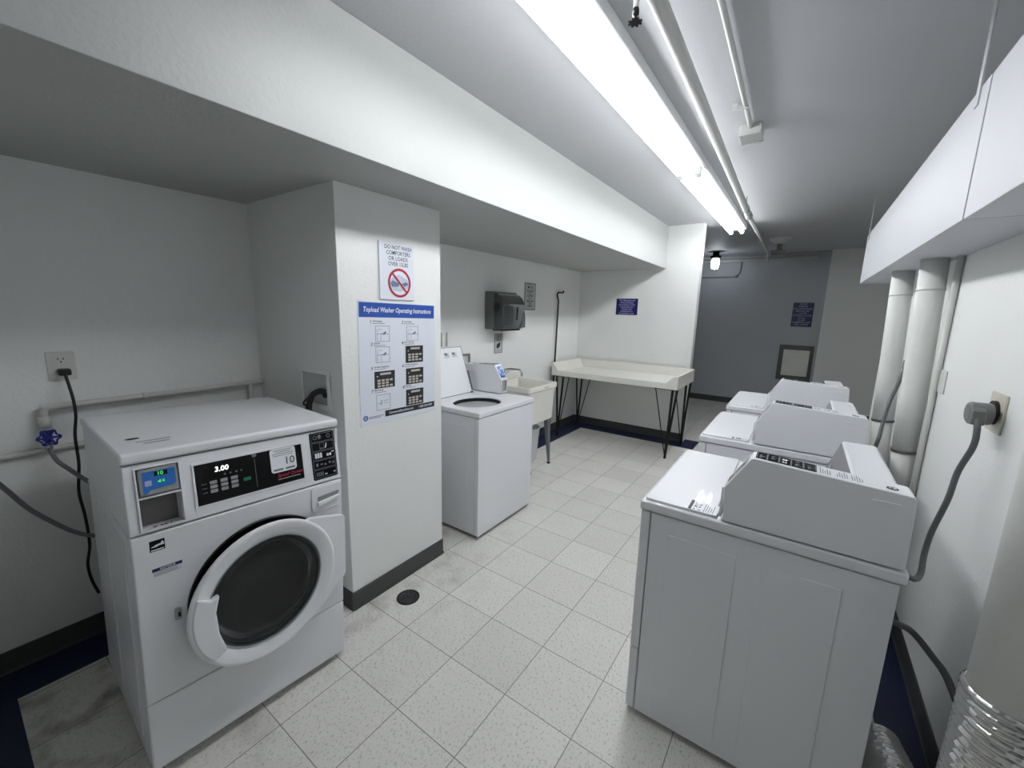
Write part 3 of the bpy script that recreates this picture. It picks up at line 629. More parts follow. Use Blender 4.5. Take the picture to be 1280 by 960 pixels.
for k, nm, nx, ny, x0, y1, w, h, dark in ((1, 'Add Detergent', .0666, .524, .095, .505, .087, .080, 0), (2, 'Load Clothes', .2656, .523, .293, .503, .083, .077, 0), (3, 'Close Lid', .0706, .413, .095, .399, .086, .080, 0), (4, 'Select Cycle Type', .2646, .414, .286, .397, .125, .092, 1),
        (5, 'Set Water Temperature', .0698, .292, .084, .274, .128, .088, 1), (6, 'Set Wash Temperature', .2668, .291, .288, .274, .125, .089, 1), (7, 'Make Payment', .069, .173, .0943, .152, .0865, .081, 0), (8, 'Press Start', .2699, .174, .2873, .156, .126, .090, 1)):
    ic = MB()
    text(po, 'step_lettering', pf, [(str(k), nx, ny, .024, .01, .15), (nm, nx+.013, ny+.004, .0105, .025, 0, 'LEFT', .9)], INK, .0034)
    pf.rect(ic, nx+.013, nx+.085, ny-.0085, ny-.006, .003, .0034)
    if dark:
        dk = MB(); ky = MB()
        pf.rect(dk, x0, x0+w, y1-h, y1, .003, .0036)
        pf.rect(ky, x0+.035, x0+w-.025, y1-.020, y1-.009, .0036, .004)
        pf.rrect(ky, x0+.014, x0+.022, y1-.030, y1-.022, .003, .0036, .004, 2)
        for i in range(4):
            for j in range(3):
                if i == 3 and j == 1: continue
                pf.rrect(ky, x0+.018+i*.0255, x0+.037+i*.0255, y1-.082+j*.0145, y1-.072+j*.0145, .002, .0036, .004, 2)
        dko = dk.build('panel_picture', INK, po); ky.build('picture_keys', KEYP, dko); ic.build('caption_line', INKG, po)
    else:
        pf.frame(ic, x0, x0+w, y1-h, y1, .0018, .003, .0034)
        if k != 7:
            pf.rect(ic, x0+.008, x0+w-.006, y1-.042, y1-.040, .003, .0034); pf.rect(ic, x0+.010, x0+.0115, y1-h+.004, y1-.02, .003, .0034); pf.rect(ic, x0+.032, x0+.0335, y1-h+.004, y1-.042, .003, .0034)
            pf.poly(ic, [(x0+.030, y1-.041), (x0+.050, y1-.036), (x0+.062, y1-.026), (x0+.066, y1-.034), (x0+.055, y1-.044)], .003, .0034)
            pf.rect(ic, x0+.014, x0+.040, y1-.018, y1-.0165, .003, .0034)
        else:
            pf.rect(ic, x0+.008, x0+.030, y1-.046, y1-.044, .003, .0034); pf.frame(ic, x0+.026, x0+.034, y1-.054, y1-.030, .002, .003, .0034); pf.rect(ic, x0+.042, x0+.074, y1-.034, y1-.032, .003, .0034); pf.rect(ic, x0+.044, x0+.074, y1-.046, y1-.044, .003, .0034)
        ic.build('step_drawing', INKG, po)
# small wall signs
wl = Face((XL, 0, 0), (0, 1, 0), (0, 0, 1))
q = MB(); wl.rect(q, 3.885, 4.110, 1.575, 1.873, .001, .006); s1 = q.build('notice_sign', mat('notice_face', (186, 190, 188), .4)); tag(s1, 'tall white notice with black frame right of the paper towel dispenser', 'sign')
q = MB(); wl.frame(q, 3.885, 4.110, 1.575, 1.873, .008, .006, .0068); q.build('sign_frame', INK, s1)
q = MB(); wl.poly(q, [(3.950, 1.815), (3.985, 1.815), (3.985, 1.832), (3.965, 1.838), (3.950, 1.828)], .006, .0068); wl.ring(q, 4.035, 1.828, .016, .010, .006, .0068, 14); wl.rect(q, 3.955, 4.02, 1.846, 1.850, .006, .0068); q.build('pictogram', INK, s1)
text(s1, 'lettering', wl, [('DO NOT', 3.998, 1.783, .034, .02), ('PUT', 3.998, 1.757, .028, .02), ('CLOTHES', 3.998, 1.732, .032, .02, 0, 'CENTER', .9), ('IN THE', 3.998, 1.703, .024, .01), ('SINK OR', 3.998, 1.672, .034, .02), ('THIS', 3.998, 1.645, .030, .02), ('BASIN', 3.998, 1.620, .034, .02)], INK, .0068)
q = MB(); wl.rect(q, 3.352, 3.488, 1.125, 1.325, .001, .005); s2 = q.build('glove_sign', mat('notice_face', (186, 190, 188), .4)); tag(s2, 'small black and white sign just below the paper towel dispenser', 'sign')
q = MB(); wl.frame(q, 3.352, 3.488, 1.125, 1.325, .006, .005, .0058); wl.poly(q, [(3.388, 1.180), (3.412, 1.172), (3.425, 1.184), (3.448, 1.192), (3.452, 1.222), (3.442, 1.240), (3.434, 1.226), (3.424, 1.236), (3.412, 1.218), (3.402, 1.226), (3.388, 1.205)], .005, .0058); wl.rect(q, 3.37, 3.47, 1.150, 1.153, .005, .0058); q.build('pictogram', INK, s2)
text(s2, 'lettering', wl, [('PLEASE', 3.42, 1.302, .024, .02), ('KEEP IT', 3.42, 1.279, .024, .02), ('CLEAN', 3.42, 1.257, .026, .02), ], INK, .0058)
ew = Face((0, YE, 0), (1, 0, 0), (0, 0, 1))
q = MB(); ew.rect(q, -2.048, -1.765, 1.544, 1.750, .001, .005); s3 = q.build('management_sign', BLUES); tag(s3, 'dark blue sign with white lettering above the folding table', 'sign')
ln = ['The Management', 'Administration', 'Association is Not', 'responsible for', 'articles left', 'unattended in', 'the laundry room']
text(s3, 'lettering', ew, [(t, -1.906, 1.727-i*.0275, .030, .012, 0, 'CENTER', .95 if len(t) > 15 else 1.0) for i, t in enumerate(ln)], INKLB, .0056)
hw = Face((0, YH, 0), (1, 0, 0), (0, 0, 1))
q = MB(); hw.rect(q, -.190, .090, 1.412, 1.800, .001, .005); s4 = q.build('chute_sign', mat('navy_sign_face', (14, 14, 74), .35)); tag(s4, 'dark blue rectangular sign on hall wall above the steel hatch', 'sign')
ln = ['PLEASE', 'REMOVE', 'ALL CARDBOARD', 'BEFORE USE', 'CHUTE', 'IF TRASH CHUTE', 'IS FULL', 'CLOSE', 'DUMPSTER AND', 'CALL OFFICE']
text(s4, 'lettering', hw, [(t, -.052, 1.775-i*.0365, .034, .008, 0, 'CENTER', .95) for i, t in enumerate(ln)], INKLB, .0056)
# steel hatch
q = MB(); hw.grid(q, [-.300, -.235, .125, .175], [.520, .600, 1.030, 1.110], {(1, 1)}, -.02)
ht = empty('chute_hatch', (-.06, YH, .52)); ht_i = Matrix.Translation((.06, -YH, -.52)); tag(ht, 'square steel hatch door in dark steel frame on the hall wall', 'hatch')
q.build('hatch_frame', mat('dark_steel', (92, 94, 90), .4, metal=.8, vary=.1, vscale=8), ht, T=ht_i, bevel=.003)
q = MB(); hw.rect(q, -.235, .125, .600, 1.030, .002, .012); hd = q.build('hatch_door', mat('hatch_steel', (214, 214, 208), .3, metal=.5, vary=.1, vscale=5), ht, T=ht_i, bevel=.003)
q = MB(); hw.rrect(q, -.065, -.020, .985, 1.010, .006, .012, .035); q.build('hatch_handle', CHROME, hd)

# ------------------------------------------------------------------ fluorescent fixtures
def fixture(y0, y1, label):
    e = empty('fluorescent_fixture', (-.76, (y0+y1)/2, ZC)); tag(e, label, 'ceiling light', 'fluorescent fixtures end to end on the ceiling')
    I = Matrix.Translation((.76, -(y0+y1)/2, -ZC))
    MB().prism([(-.850, ZC), (-.862, ZC-.065), (-.852, ZC-.072), (-.668, ZC-.072), (-.658, ZC-.065), (-.670, ZC)], y0, y1, 'y').build('housing', mat('fixture_enamel', (226, 228, 230), .35), e, bevel=.003, T=I)
    for x in (-.815, -.705):
        MB().tube([(x, y0+.04, ZC-.098), (x, y1-.04, ZC-.098)], .019, 16).build('tube_lamp', TUBE, e, smooth=True, T=I)
        for a, b_ in ((y0+.004, y0+.040), (y1-.040, y1-.004)):
            MB().box(x-.016, x+.016, a, b_, ZC-.118, ZC-.06).build('lamp_holder', WHITEP, e, bevel=.004, T=I)
    return e
fixture(.66, 3.10, 'long twin-tube fluorescent fixture nearest the camera on the ceiling')
fixture(3.115, 5.50, 'farther twin-tube fluorescent fixture, ending near the hallway')
for y in (1.9,):
    pass
# ------------------------------------------------------------------ ceiling pipes
e = MB().tube([(-.470, -1.2, 2.49), (-.478, 1.3, 2.50), (-.555, 4.6, 2.50)], .025, 16).build('sprinkler_pipe', PAINTPIPE, smooth=True)
tag(e, 'thick white pipe running along the ceiling right of the tubes', 'pipe')
MB().tube([(-.553, 4.54, 2.50), (-.556, 4.66, 2.50)], .032, 16).build('coupling', PAINTPIPE, e, smooth=True)
MB().tube([(-.556, 4.62, 2.50), (-.575, 7.35, 2.50), (-.576, 7.42, 2.49), (-.576, 7.44, 2.46), (-.576, 7.44, 2.36)], .018, 14).build('branch_pipe', PAINTPIPE, e, smooth=True)
for y, x in ((4.3, -.548), (6.2, -.567)):
    q = MB(); 
    for k in range(16):
        a, b_ = 2*PI*k/16, 2*PI*(k+1)/16; R = .031
        q.hexa([(x+R*math.cos(t), yy, 2.50+R*math.sin(t)) for yy in (y, y+.02) for t in (a, b_)] [:2] + [(x+(R+.003)*math.cos(t), y, 2.50+(R+.003)*math.sin(t)) for t in (b_, a)] + [(x+R*math.cos(t), y+.02, 2.50+R*math.sin(t)) for t in (a, b_)] + [(x+(R+.003)*math.cos(t), y+.02, 2.50+(R+.003)*math.sin(t)) for t in (b_, a)])
    q.tube([(x, y+.01, 2.53), (x, y+.01, ZC)], .004, 8); q.build('pipe_hanger', ZINC, e)
h = empty('ceiling_sprinkler', (-.53, 1.36, 2.46)); tag(h, 'small dark sprinkler head hanging beside the thick ceiling pipe', 'sprinkler'); Ih = Matrix.Translation((.53, -1.36, -2.46))
MB().tube([(-.478, 1.36, 2.50), (-.52, 1.36, 2.50), (-.53, 1.36, 2.49), (-.53, 1.36, 2.465)], .009, 10).build('stub_pipe', PAINTPIPE, h, smooth=True, T=Ih)
MB().lathe([(.008, 2.475), (.010, 2.468), (.010, 2.455), (.004, 2.450), (.004, 2.437), (.0, 2.436)], (-.53, 1.36, 0), n=14).build('sprinkler_body', BLACKM, h, smooth=True, T=Ih)
q = MB().lathe([(.005, 2.437), (.016, 2.436), (.016, 2.434), (0, 2.434)], (-.53, 1.36, 0), n=16)
for k in range(8): a = 2*PI*k/8; q.box(-.53+.018*math.cos(a)-.003, -.53+.018*math.cos(a)+.003, 1.36+.018*math.sin(a)-.003, 1.36+.018*math.sin(a)+.003, 2.433, 2.437)
q.build('deflector', BLACKM, h, T=Ih)
e = MB().tube([(-.335, -1.3, 2.583), (-.352, 1.67, 2.583), (-.372, 2.80, 2.583)], .011, 12).build('ceiling_conduit', PAINTPIPE, smooth=True); tag(e, 'thin white conduit on the ceiling ending at a junction box', 'conduit')
MB().box(-.425, -.400, 2.45, 2.47, 2.575, 2.60).box(-.400, -.35, 2.452, 2.468, 2.570, 2.574).build('conduit_clip', PAINTPIPE, e)
e = MB().box(-.420, -.318, 2.73, 2.865, 2.545, ZC).build('junction_box', PAINTPIPE, bevel=.004); tag(e, 'small white painted junction box on the ceiling', 'junction box')
q = MB().box(-.424, -.314, 2.726, 2.870, 2.540, 2.546).build('box_cover', PAINTPIPE, e, bevel=.002)
for x, y in ((-.41, 2.75), (-.33, 2.85)): MB().lathe([(.004, 2.540), (.004, 2.538), (0, 2.537)], (x, y, 0), n=8).build('screw', ZINC, e)
# hall fittings
e = MB().tube([(-5.0, YH-.03, 2.565), (.2, YH-.03, 2.565)], .014, 10).build('hall_conduit', PAINTPIPE, smooth=True); tag(e, 'horizontal white conduit along the top of the hall wall', 'conduit')
e = MB().tube([(-5.0, YH-.06, 2.50), (-1.5, YH-.06, 2.50), (.05, YH-.06, 2.50)], .022, 10).build('hall_pipe', PAINTPIPE, smooth=True); tag(e, 'thicker horizontal pipe just below the top hall conduit', 'pipe')
e = MB().tube(spline([(-5.0, YH-.015, 2.235), (-1.4, YH-.015, 2.235), (-1.15, YH-.015, 2.24), (-1.05, YH-.015, 2.27), (-1.02, YH-.015, 2.36), (-1.02, YH-.015, 2.50)], 5), .011, 10).build('curved_conduit', GREYP, smooth=True); tag(e, 'conduit on the hall wall bending upward below the bulb', 'conduit')
lx, ly = -1.335, 7.70
e = empty('jar_light', (lx, ly, ZC)); Il = Matrix.Translation((-lx, -ly, -ZC)); tag(e, 'glowing jar-shaped bulb light hanging in the hallway', 'lamp')
MB().lathe([(.05, 2.60), (.05, 2.54), (.085, 2.53), (.085, 2.50), (.06, 2.49), (0, 2.49)], (lx, ly, 0), n=24).build('lamp_base', BLACKM, e, smooth=True, T=Il)
MB().lathe([(0, 2.49), (.046, 2.488), (.062, 2.46), (.062, 2.40), (.048, 2.325), (.0, 2.315)], (lx, ly, 0), n=24).build('lamp_jar', BULB, e, smooth=True, T=Il)
dx_, dy_ = -.40, 6.75
e = empty('smoke_detector', (dx_, dy_, ZC)); Is = Matrix.Translation((-dx_, -dy_, -ZC)); tag(e, 'smoke detector on a bracket at the hallway ceiling', 'smoke detector')
MB().lathe([(.13, 2.60), (.13, 2.585), (.10, 2.565), (.085, 2.53), (0, 2.525)], (dx_, dy_, 0), n=28).build('detector_base', PAINTPIPE, e, smooth=True, T=Is)
MB().box(dx_-.03, dx_+.03, dy_-.03, dy_+.03, 2.44, 2.526).box(dx_-.09, dx_+.09, dy_-.05, dy_+.05, 2.40, 2.445).build('detector_sensor', mat('old_grey', (120, 122, 120), .5), e, bevel=.005, T=Is)

# ------------------------------------------------------------------ duct enclosure and right wall pipes
DX, DZ0, DZ1 = .342, 1.862, 2.248
e = empty('duct_box', (.45, 1.5, DZ0)); Id = Matrix.Translation((-.45, -1.5, -DZ0)); tag(e, 'long white duct box running high along the right wall', 'duct')
for y0, y1, k in ((-1.39, 1.795, 0), (1.800, 4.44, 1), (4.445, 4.65, 0)):
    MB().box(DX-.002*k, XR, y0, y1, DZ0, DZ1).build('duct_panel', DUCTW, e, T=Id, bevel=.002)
for y in (1.875, 4.475):
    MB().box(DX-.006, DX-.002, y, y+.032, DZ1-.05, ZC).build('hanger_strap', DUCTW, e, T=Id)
def vpipe(xt, yt, xb, yb, r_, z0, label):      # leaning a little from top (xt, yt) to bottom (xb, yb) at z0
    def ax(z): k = (DZ0-z)/(DZ0-z0); return (xt+(xb-xt)*k, yt+(yb-yt)*k, z)
    o = MB().tube([ax(z0), ax(z0+.3), ax(1.5), ax(DZ0)], r_, 32).build('exhaust_pipe', WRAP, smooth=True); tag(o, label, 'pipe')
    MB().tube([ax(DZ0-.150), ax(DZ0-.143)], r_+.0025, 32).build('joint_band', PAINTPIPE, o, smooth=True)
    MB().tube([ax(z0-.5), ax(z0+.01)], r_*.96, 32).build('lower_sleeve', PAINTPIPE, o, smooth=True)
    MB().tube([ax(z0-.004), ax(z0+.010)], r_+.003, 32).build('clamp_ring', mat('grimy_clamp', (98, 98, 94), .6, bump=.8, bscale=40, vary=.4, vscale=40), o, smooth=True)
    return o
vpipe(.480, 2.87, .502, 2.84, .052, .90, 'white wrapped exhaust pipe between the nearest and middle dryers')
vpipe(.455, 3.49, .482, 3.46, .053, .93, 'white wrapped exhaust pipe farther back on the right wall')
# nearest pipe with foil hose
PX, PY, PR = .463, 1.225, .075
o = MB().lathe([(PR, .775), (PR, DZ0)], (PX, PY, 0), n=36).build('exhaust_pipe', WRAP, smooth=True); tag(o, 'white exhaust pipe nearest the camera at right edge with foil hose', 'pipe')
path = spline([(PX, PY, .79), (PX, PY, .60), (PX-.003, PY+.005, .42), (PX-.01, PY+.04, .27), (PX-.02, PY+.15, .14), (PX-.035, PY+.28, .09), (PX-.045, PY+.40, .075), (PX-.055, PY+.50, .066), (PX-.063, PY+.57, .064)], 70)
pp = []; rads = []; d_ = 0; last = path[0]
for v in path: d_ += (v-last).length; last = v; pp.append(v); rads.append((PR+.002)*(1-.30*max(0, min(1, (d_-.95)/.25)))+.007*abs(math.sin(d_*PI/.019)))
MB().tube(pp, .07, 32, rads=rads).build('foil_hose', FOIL, o, smooth=True)
MB().lathe([(PR+.004, .765), (PR+.007, .775), (PR+.004, .785), (PR+.001, .785), (PR+.001, .765)], (PX, PY, 0), n=36, close=True).build('hose_clamp', STEEL, o, smooth=True)
for k, (x, y, r_, z0, lb) in enumerate(((.545, 2.76, .013, .10, 'thin painted conduit on the wall right of the wrapped pipe'), (.545, 3.33, .013, 1.34, 'thin painted conduit between the two wrapped pipes'))):
    o = MB().tube([(x, y, z0), (x, y, DZ0)], r_, 12).build('wall_conduit', PAINTPIPE, smooth=True); tag(o, lb, 'conduit')
rw = Face((XR, 0, 0), (0, -1, 0), (0, 0, 1))
q = MB(); rw.rect(q, -2.792, -2.655, 1.235, 1.342, 0, .006); o = q.build('blank_plate', PAINTPIPE, bevel=.003); tag(o, 'blank white painted cover plate on the right wall', 'wall plate')
q = MB(); rw.rect(q, -2.082, -1.952, 1.208, 1.338, 0, .007); o = q.build('dryer_outlet', IVORY, bevel=.003); tag(o, 'ivory dryer power outlet on the right wall', 'outlet')
q = MB(); q.lathe([(.040, .543), (.040, .553)], (0, 2.015, 1.272), axis='x', n=24); q.build('outlet_face', BLACKP, o)
def cord(name, pts, r_, m, label, group=None, parent=None):
    if parent is not None:
        o = MB().tube(spline(pts, 8), r_, 10).build(name, m, parent, smooth=True, T=Matrix.Translation(-parent.location)); o['label'] = label; return o
    o = MB().tube(spline(pts, 8), r_, 10).build(name, m, smooth=True); tag(o, label, 'cord', group); return o
o = cord('power_cord', [(.492, 1.925, 1.262), (.492, 1.90, 1.225), (.49, 1.895, 1.17), (.475, 1.915, 1.077), (.46, 1.89, .983), (.445, 1.91, .855), (.425, 1.85, .794), (.40, 1.735, .772), (.375, 1.67, .778), (.345, 1.63, .80), (.32, 1.63, .80)], .0085, DGREYP, 'grey cord with a large plug', parent=d1)
q = MB(); q.prism(rr(1.895, 2.045, 1.235, 1.300, .025), .475, .530, 'x')
q.b.free(); q = MB(); q.lathe([(.030, .476), (.036, .482), (.036, .528), (.030, .534)], (0, 1.965, 1.272), axis='x', n=24); q.hexa([(.478, 1.915, 1.24), (.51, 1.915, 1.24), (.51, 1.96, 1.235), (.478, 1.96, 1.235), (.478, 1.915, 1.285), (.51, 1.915, 1.285), (.51, 1.96, 1.305), (.478, 1.96, 1.305)])
q.build('plug', mat('plug_grey', (104, 106, 104), .45), o, bevel=.004)
cord('loose_cable', [(.31, 1.69, .60), (.36, 1.715, .586), (.42, 1.778, .538), (.47, 1.751, .493), (.50, 1.70, .466), (.525, 1.60, .40), (.53, 1.54, .33), (.535, 1.48, .22), (.54, 1.43, .10), (.54, 1.42, .015)], .0105, DGREYP, 'dark cord curving down behind the nearest dryer')
o = cord('power_cord', [(.515, 3.29, 1.30), (.49, 3.24, 1.20), (.455, 3.15, 1.10), (.43, 3.06, .99), (.41, 2.97, .90), (.37, 2.88, .78), (.32, 2.82, .70)], .010, DGREYP, 'grey cord hanging between two pipes', parent=d2)
q = MB().box(.505, .556, 3.26, 3.34, 1.275, 1.335).build('plug', mat('plug_grey', (104, 106, 104), .45), o, bevel=.01)

# ------------------------------------------------------------------ folding table
TX0, TX1, TY0, TY1, TZ = -2.515, -1.005, 4.45, 5.225, .782
t = empty('folding_table', (-1.76, 4.84, 0)); It = Matrix.Translation((1.76, -4.84, 0)); tag(t, 'cream tray-topped folding table with black hairpin legs', 'table')
q = MB().box(TX0, TX1, TY0, TY1, TZ, TZ+.045)
q.prism([(TX0, TZ), (TX1, TZ), (TX1, .925), (TX1-.05, .920), (TX1-.125, .845), (TX0+.085, .845), (TX0+.035, .940), (TX0, .945)], TY0-.004, TY0+.018, 'y')
q.b.free(); q = MB()
q.box(TX0+.01, TX1-.01, TY0+.016, TY1-.016, TZ+.01, TZ+.045)
top = q.build('table_top', CREAM, t, T=It)
MB().prism([(TX0, TZ), (TX1, TZ), (TX1, .923), (TX1-.048, .920), (TX1-.125, .846), (TX0+.085, .846), (TX0+.03, .938), (TX0, .940)], TY0, TY0+.018, 'y').build('front_rail', CREAM, t, T=It, bevel=.002)
MB().box(TX0, TX1, TY1-.03, TY1, TZ, .930).build('back_rail', CREAM, t, T=It, bevel=.002)
MB().prism([(TX0, TZ), (TX0+.02, TZ), (TX0+.075, TZ+.046), (TX0+.03, .938), (TX0, .940)], TY0+.018, TY1-.03, 'y').build('side_rail', CREAM, t, T=It, bevel=.002)
MB().prism([(TX1, TZ), (TX1-.02, TZ), (TX1-.06, TZ+.046), (TX1-.03, .922), (TX1, .923)], TY0+.018, TY1-.03, 'y').build('side_rail', CREAM, t, T=It, bevel=.002)
def flat(q, a, b_, w, th):
    q.tube([a, b_], w/2, 8)
for fx, fy, tops in ((-1.085, 4.52, ((-1.235, 4.475, .009), (-1.055, 4.475, .020), (-1.02, 4.52, .018))), (-1.060, 5.13, ((-1.20, 5.15, .009), (-1.045, 5.04, .018), (-1.02, 5.15, .018))), (-2.425, 4.50, ((-2.45, 4.475, .020), (-2.36, 4.475, .018), (-2.28, 4.475, .009))), (-2.44, 5.10, ((-2.48, 5.08, .016), (-2.42, 5.15, .018), (-2.28, 5.15, .009)))):
    q = MB(); 
    for x, y, w in tops: flat(q, (x, y, TZ), (fx, fy, .008), w*1.35, .008)
    q.lathe([(.016, 0), (.016, .012), (0, .014)], (fx, fy, 0), n=12)
    cx = sum(p_[0] for p_ in tops)/3; cy = sum(p_[1] for p_ in tops)/3
    q.box(min(p_[0] for p_ in tops)-.012, max(p_[0] for p_ in tops)+.005, cy-.04, cy+.04, TZ-.006, TZ)
    q.build('leg', BLACKM, t, T=It)
o = MB().tube([(-2.560, 4.53, 0), (-2.560, 4.60, .9), (-2.560, 4.63, 1.70), (-2.560, 4.60, 1.75), (-2.555, 4.585, 1.775), (-2.555, 4.61, 1.80), (-2.555, 4.73, 1.80), (-2.555, 4.745, 1.825)], .010, 10).build('hooked_rod', BLACKM, smooth=True); tag(o, 'thin black hooked rod leaning on the wall behind the folding table', 'rod')

# ------------------------------------------------------------------ laundry sink
SX0, SX1, SY0, SY1, SZ = -2.53, -2.005, 3.155, 3.69, .852
s = empty('laundry_sink', (-2.26, 3.42, 0)); Isk = Matrix.Translation((2.26, -3.42, 0)); tag(s, 'cream plastic laundry sink on steel legs beside top-load washer', 'sink')
def loopq(q, L0, L1):
    k = len(L0)
    for i in range(k): q.b.faces.new((L0[i], L0[(i+1) % k], L1[(i+1) % k], L1[i]))
q = MB(); levels = []
for ins, z in ((.032, .475), (.014, .77), (.008, .80), (0, .805), (0, SZ), (.024, SZ), (.030, SZ-.01), (.040, .76), (.060, .50)):
    levels.append([q.b.verts.new((x, y, z)) for x, y in rr(SX0+ins, SX1-ins, SY0+ins, SY1-ins, .03)])
q.b.faces.new(levels[0][::-1]); q.b.faces.new(levels[-1])
for a, b_ in zip(levels, levels[1:]): loopq(q, a, b_)
bs = q.build('basin', SINKW, s, T=Isk, bevel=.003)
MB().box(SX0, SX0+.045, SY0+.02, SY1-.02, SZ, SZ+.06).build('back_ledge', SINKW, s, T=Isk, bevel=.006)
text(bs, 'maker_mark', Face((SX1+.001, 0, 0), (0, 1, 0), (0, 0, 1)), [('MUSTEE', 3.46, .825, .02, .01, .2)], INKG, .0005)
for x, y, dx, dy in ((SX1-.065, SY1-.085, .05, -.02), (SX1-.065, SY0+.07, .05, -.01), (SX0+.075, SY1-.085, -.02, -.02), (SX0+.075, SY0+.085, -.02, .02)):
    q = MB(); w0, w1 = .026, .011
    q.hexa([(x+dx-w1, y+dy-w1, .02), (x+dx+w1, y+dy-w1, .02), (x+dx+w1, y+dy+w1, .02), (x+dx-w1, y+dy+w1, .02), (x-w0, y-w0, .476), (x+w0, y-w0, .476), (x+w0, y+w0, .476), (x-w0, y+w0, .476)])
    lg = q.build('leg', ZINC, s, T=Isk, bevel=.002)
    MB().lathe([(.02, 0), (.02, .008), (.008, .012), (.008, .025)], (x+dx, y+dy, 0), n=14).build('levelling_foot', BLACKM, lg)
fa = MB(); fa.tube(spline([(SX0+.025, 3.42, SZ+.06), (SX0+.025, 3.42, .945), (SX0+.05, 3.43, .965), (-2.38, 3.46, .968), (-2.335, 3.47, .962), (-2.318, 3.475, .94), (-2.315, 3.475, .90)], 6), .010, 12); fa.lathe([(.03, SZ+.06), (.03, SZ+.075), (.018, SZ+.085), (.012, .94)], (SX0+.025, 3.42, 0), n=16)
fo = fa.build('faucet', CHROME, s, smooth=True, T=Isk)
for y in (3.34, 3.50): MB().lathe([(.012, SZ+.06), (.012, SZ+.085), (.024, SZ+.09), (.026, SZ+.11), (0, SZ+.115)], (SX0+.025, y, 0), n=10).build('tap_handle', WHITEP, fo, smooth=False)
o = MB().lathe([(0, .0), (.115, .0), (.122, .01), (.148, .345), (.156, .35), (.156, .362), (.146, .362), (.143, .35), (.116, .012), (0, .010)], (-2.29, 3.545, 0), n=36).build('pail', PAIL, smooth=True); tag(o, 'pale plastic pail on the floor under the sink', 'bucket')
# paper towel dispenser
pd = empty('towel_dispenser', (XL, 3.39, 1.38)); Ip = Matrix.Translation((-XL, -3.39, -1.38)); tag(pd, 'smoked grey paper towel dispenser on the wall above the washer', 'dispenser')
MB().box(XL, XL+.115, 3.192, 3.575, 1.382, 1.745).build('back_case', SMOKE2, pd, T=Ip, bevel=.006)
prof = [(XL+.085, 1.392), (XL+.185, 1.378), (XL+.215, 1.40), (XL+.222, 1.50)] + [(XL+.085+.135*math.cos(t), 1.60+.135*math.sin(t)) for t in (0, .35, .7, 1.05, 1.35, PI/2)]
cv = MB().prism(prof, 3.200, 3.580, 'y').build('cover', SMOKE, pd, T=Ip, bevel=.012)
q = MB(); q.lathe([(.06, 3.22), (.06, 3.226), (0, 3.226)], (XL+.11, 0, 1.62), axis='y', n=24); q.b.free()
Fd = Face((XL+.2225, 0, 0), (0, 1, 0), (0, 0, 1))
q = MB(); Fd.poly(q, [(3.505, 1.395), (3.582, 1.395), (3.582, 1.50), (3.560, 1.56)], -.03, .004); q.build('lever', mat('smoke_light', (70, 76, 78), .2), cv, bevel=.002)
q = MB(); Fd.poly(q, [(3.42, 1.47), (3.44, 1.47), (3.455, 1.60), (3.435, 1.60)], -.002, .004); q.build('window_mark', BLACK, cv)
q = MB().lathe([(.045, 3.194), (.045, 3.2005), (0, 3.2005)], (XL+.14, 0, 1.60), axis='y', n=24).build('roll_hub', BLACKP, cv)
MB().box(XL+.06, XL+.19, 3.24, 3.54, 1.366, 1.386).build('towel_slot', BLACKP, pd, T=Ip, bevel=.003)
# pipes on the wall behind the top-load washer
o = MB().tube(spline([(XL+.02, 2.78, 1.150), (XL+.02, 2.93, 1.145), (XL+.02, 2.945, 1.135), (XL+.02, 2.945, 1.0), (XL+.02, 2.945, .90)], 4), .010, 10).build('supply_pipe', ZINC, smooth=True); tag(o, 'small bent supply pipe on the wall behind the washer lid', 'pipe')
for y, lb in ((2.590, 'left one of two short vertical marks of pipe above washer lid'), (2.655, 'right one of two short vertical marks of pipe above washer lid')):
    o = MB().tube([(XL+.008, y, 1.24), (XL+.008, y+.004, 1.36)], .007, 8).build('wall_stub', PAINTPIPE, smooth=True); tag(o, lb, 'pipe')

# ------------------------------------------------------------------ left wall plumbing
o = MB().tube(spline([(XL+.035, .235, 1.034), (XL+.035, .235, 1.10), (XL+.035, .245, 1.118), (XL+.035, .27, 1.122), (XL+.035, .70, 1.122), (XL+.035, 1.10, 1.128)], 6), .013, 12).build('water_pipe', PAINTPIPE, smooth=True); tag(o, 'white water pipe along the left wall ending at blue valve', 'pipe')
MB().tube([(XL+.035, .235, 1.085), (XL+.035, .235, 1.034)], .019, 12).build('reducer', PAINTPIPE, o, smooth=True)
MB().tube([(XL+.035, 1.03, 1.126), (XL+.035, 1.03, .90)], .012, 12).build('drop_pipe', PAINTPIPE, o, smooth=True)
MB().tube([(XL+.035, .555, 1.122), (XL+.035, .572, 1.122)], .0155, 12).build('pipe_strap', PAINTPIPE, o, smooth=True)
o = MB().tube([(XL+.014, -.2, .932), (XL+.014, .12, .935), (XL+.014, .9, .945)], .012, 12).build('lower_pipe', PAINTPIPE, smooth=True); tag(o, 'lower thin white pipe along the left wall behind the washer', 'pipe')
v = empty('water_valve', (XL+.045, .235, 1.0)); Iv = Matrix.Translation((-XL-.045, -.235, -1.0)); tag(v, 'shut-off valve with blue wheel handle on the left wall', 'valve')
MB().lathe([(.012, 1.026), (.015, 1.02), (.015, .985), (.010, .98), (.010, .965)], (XL+.045, .235, 0), n=14).build('valve_body', BLUEV, v, smooth=True, T=Iv)
q = MB(); q.lathe([(.008, XL+.045), (.008, XL+.085)], (0, .235, 1.003), axis='x', n=10)
hx = XL+.08
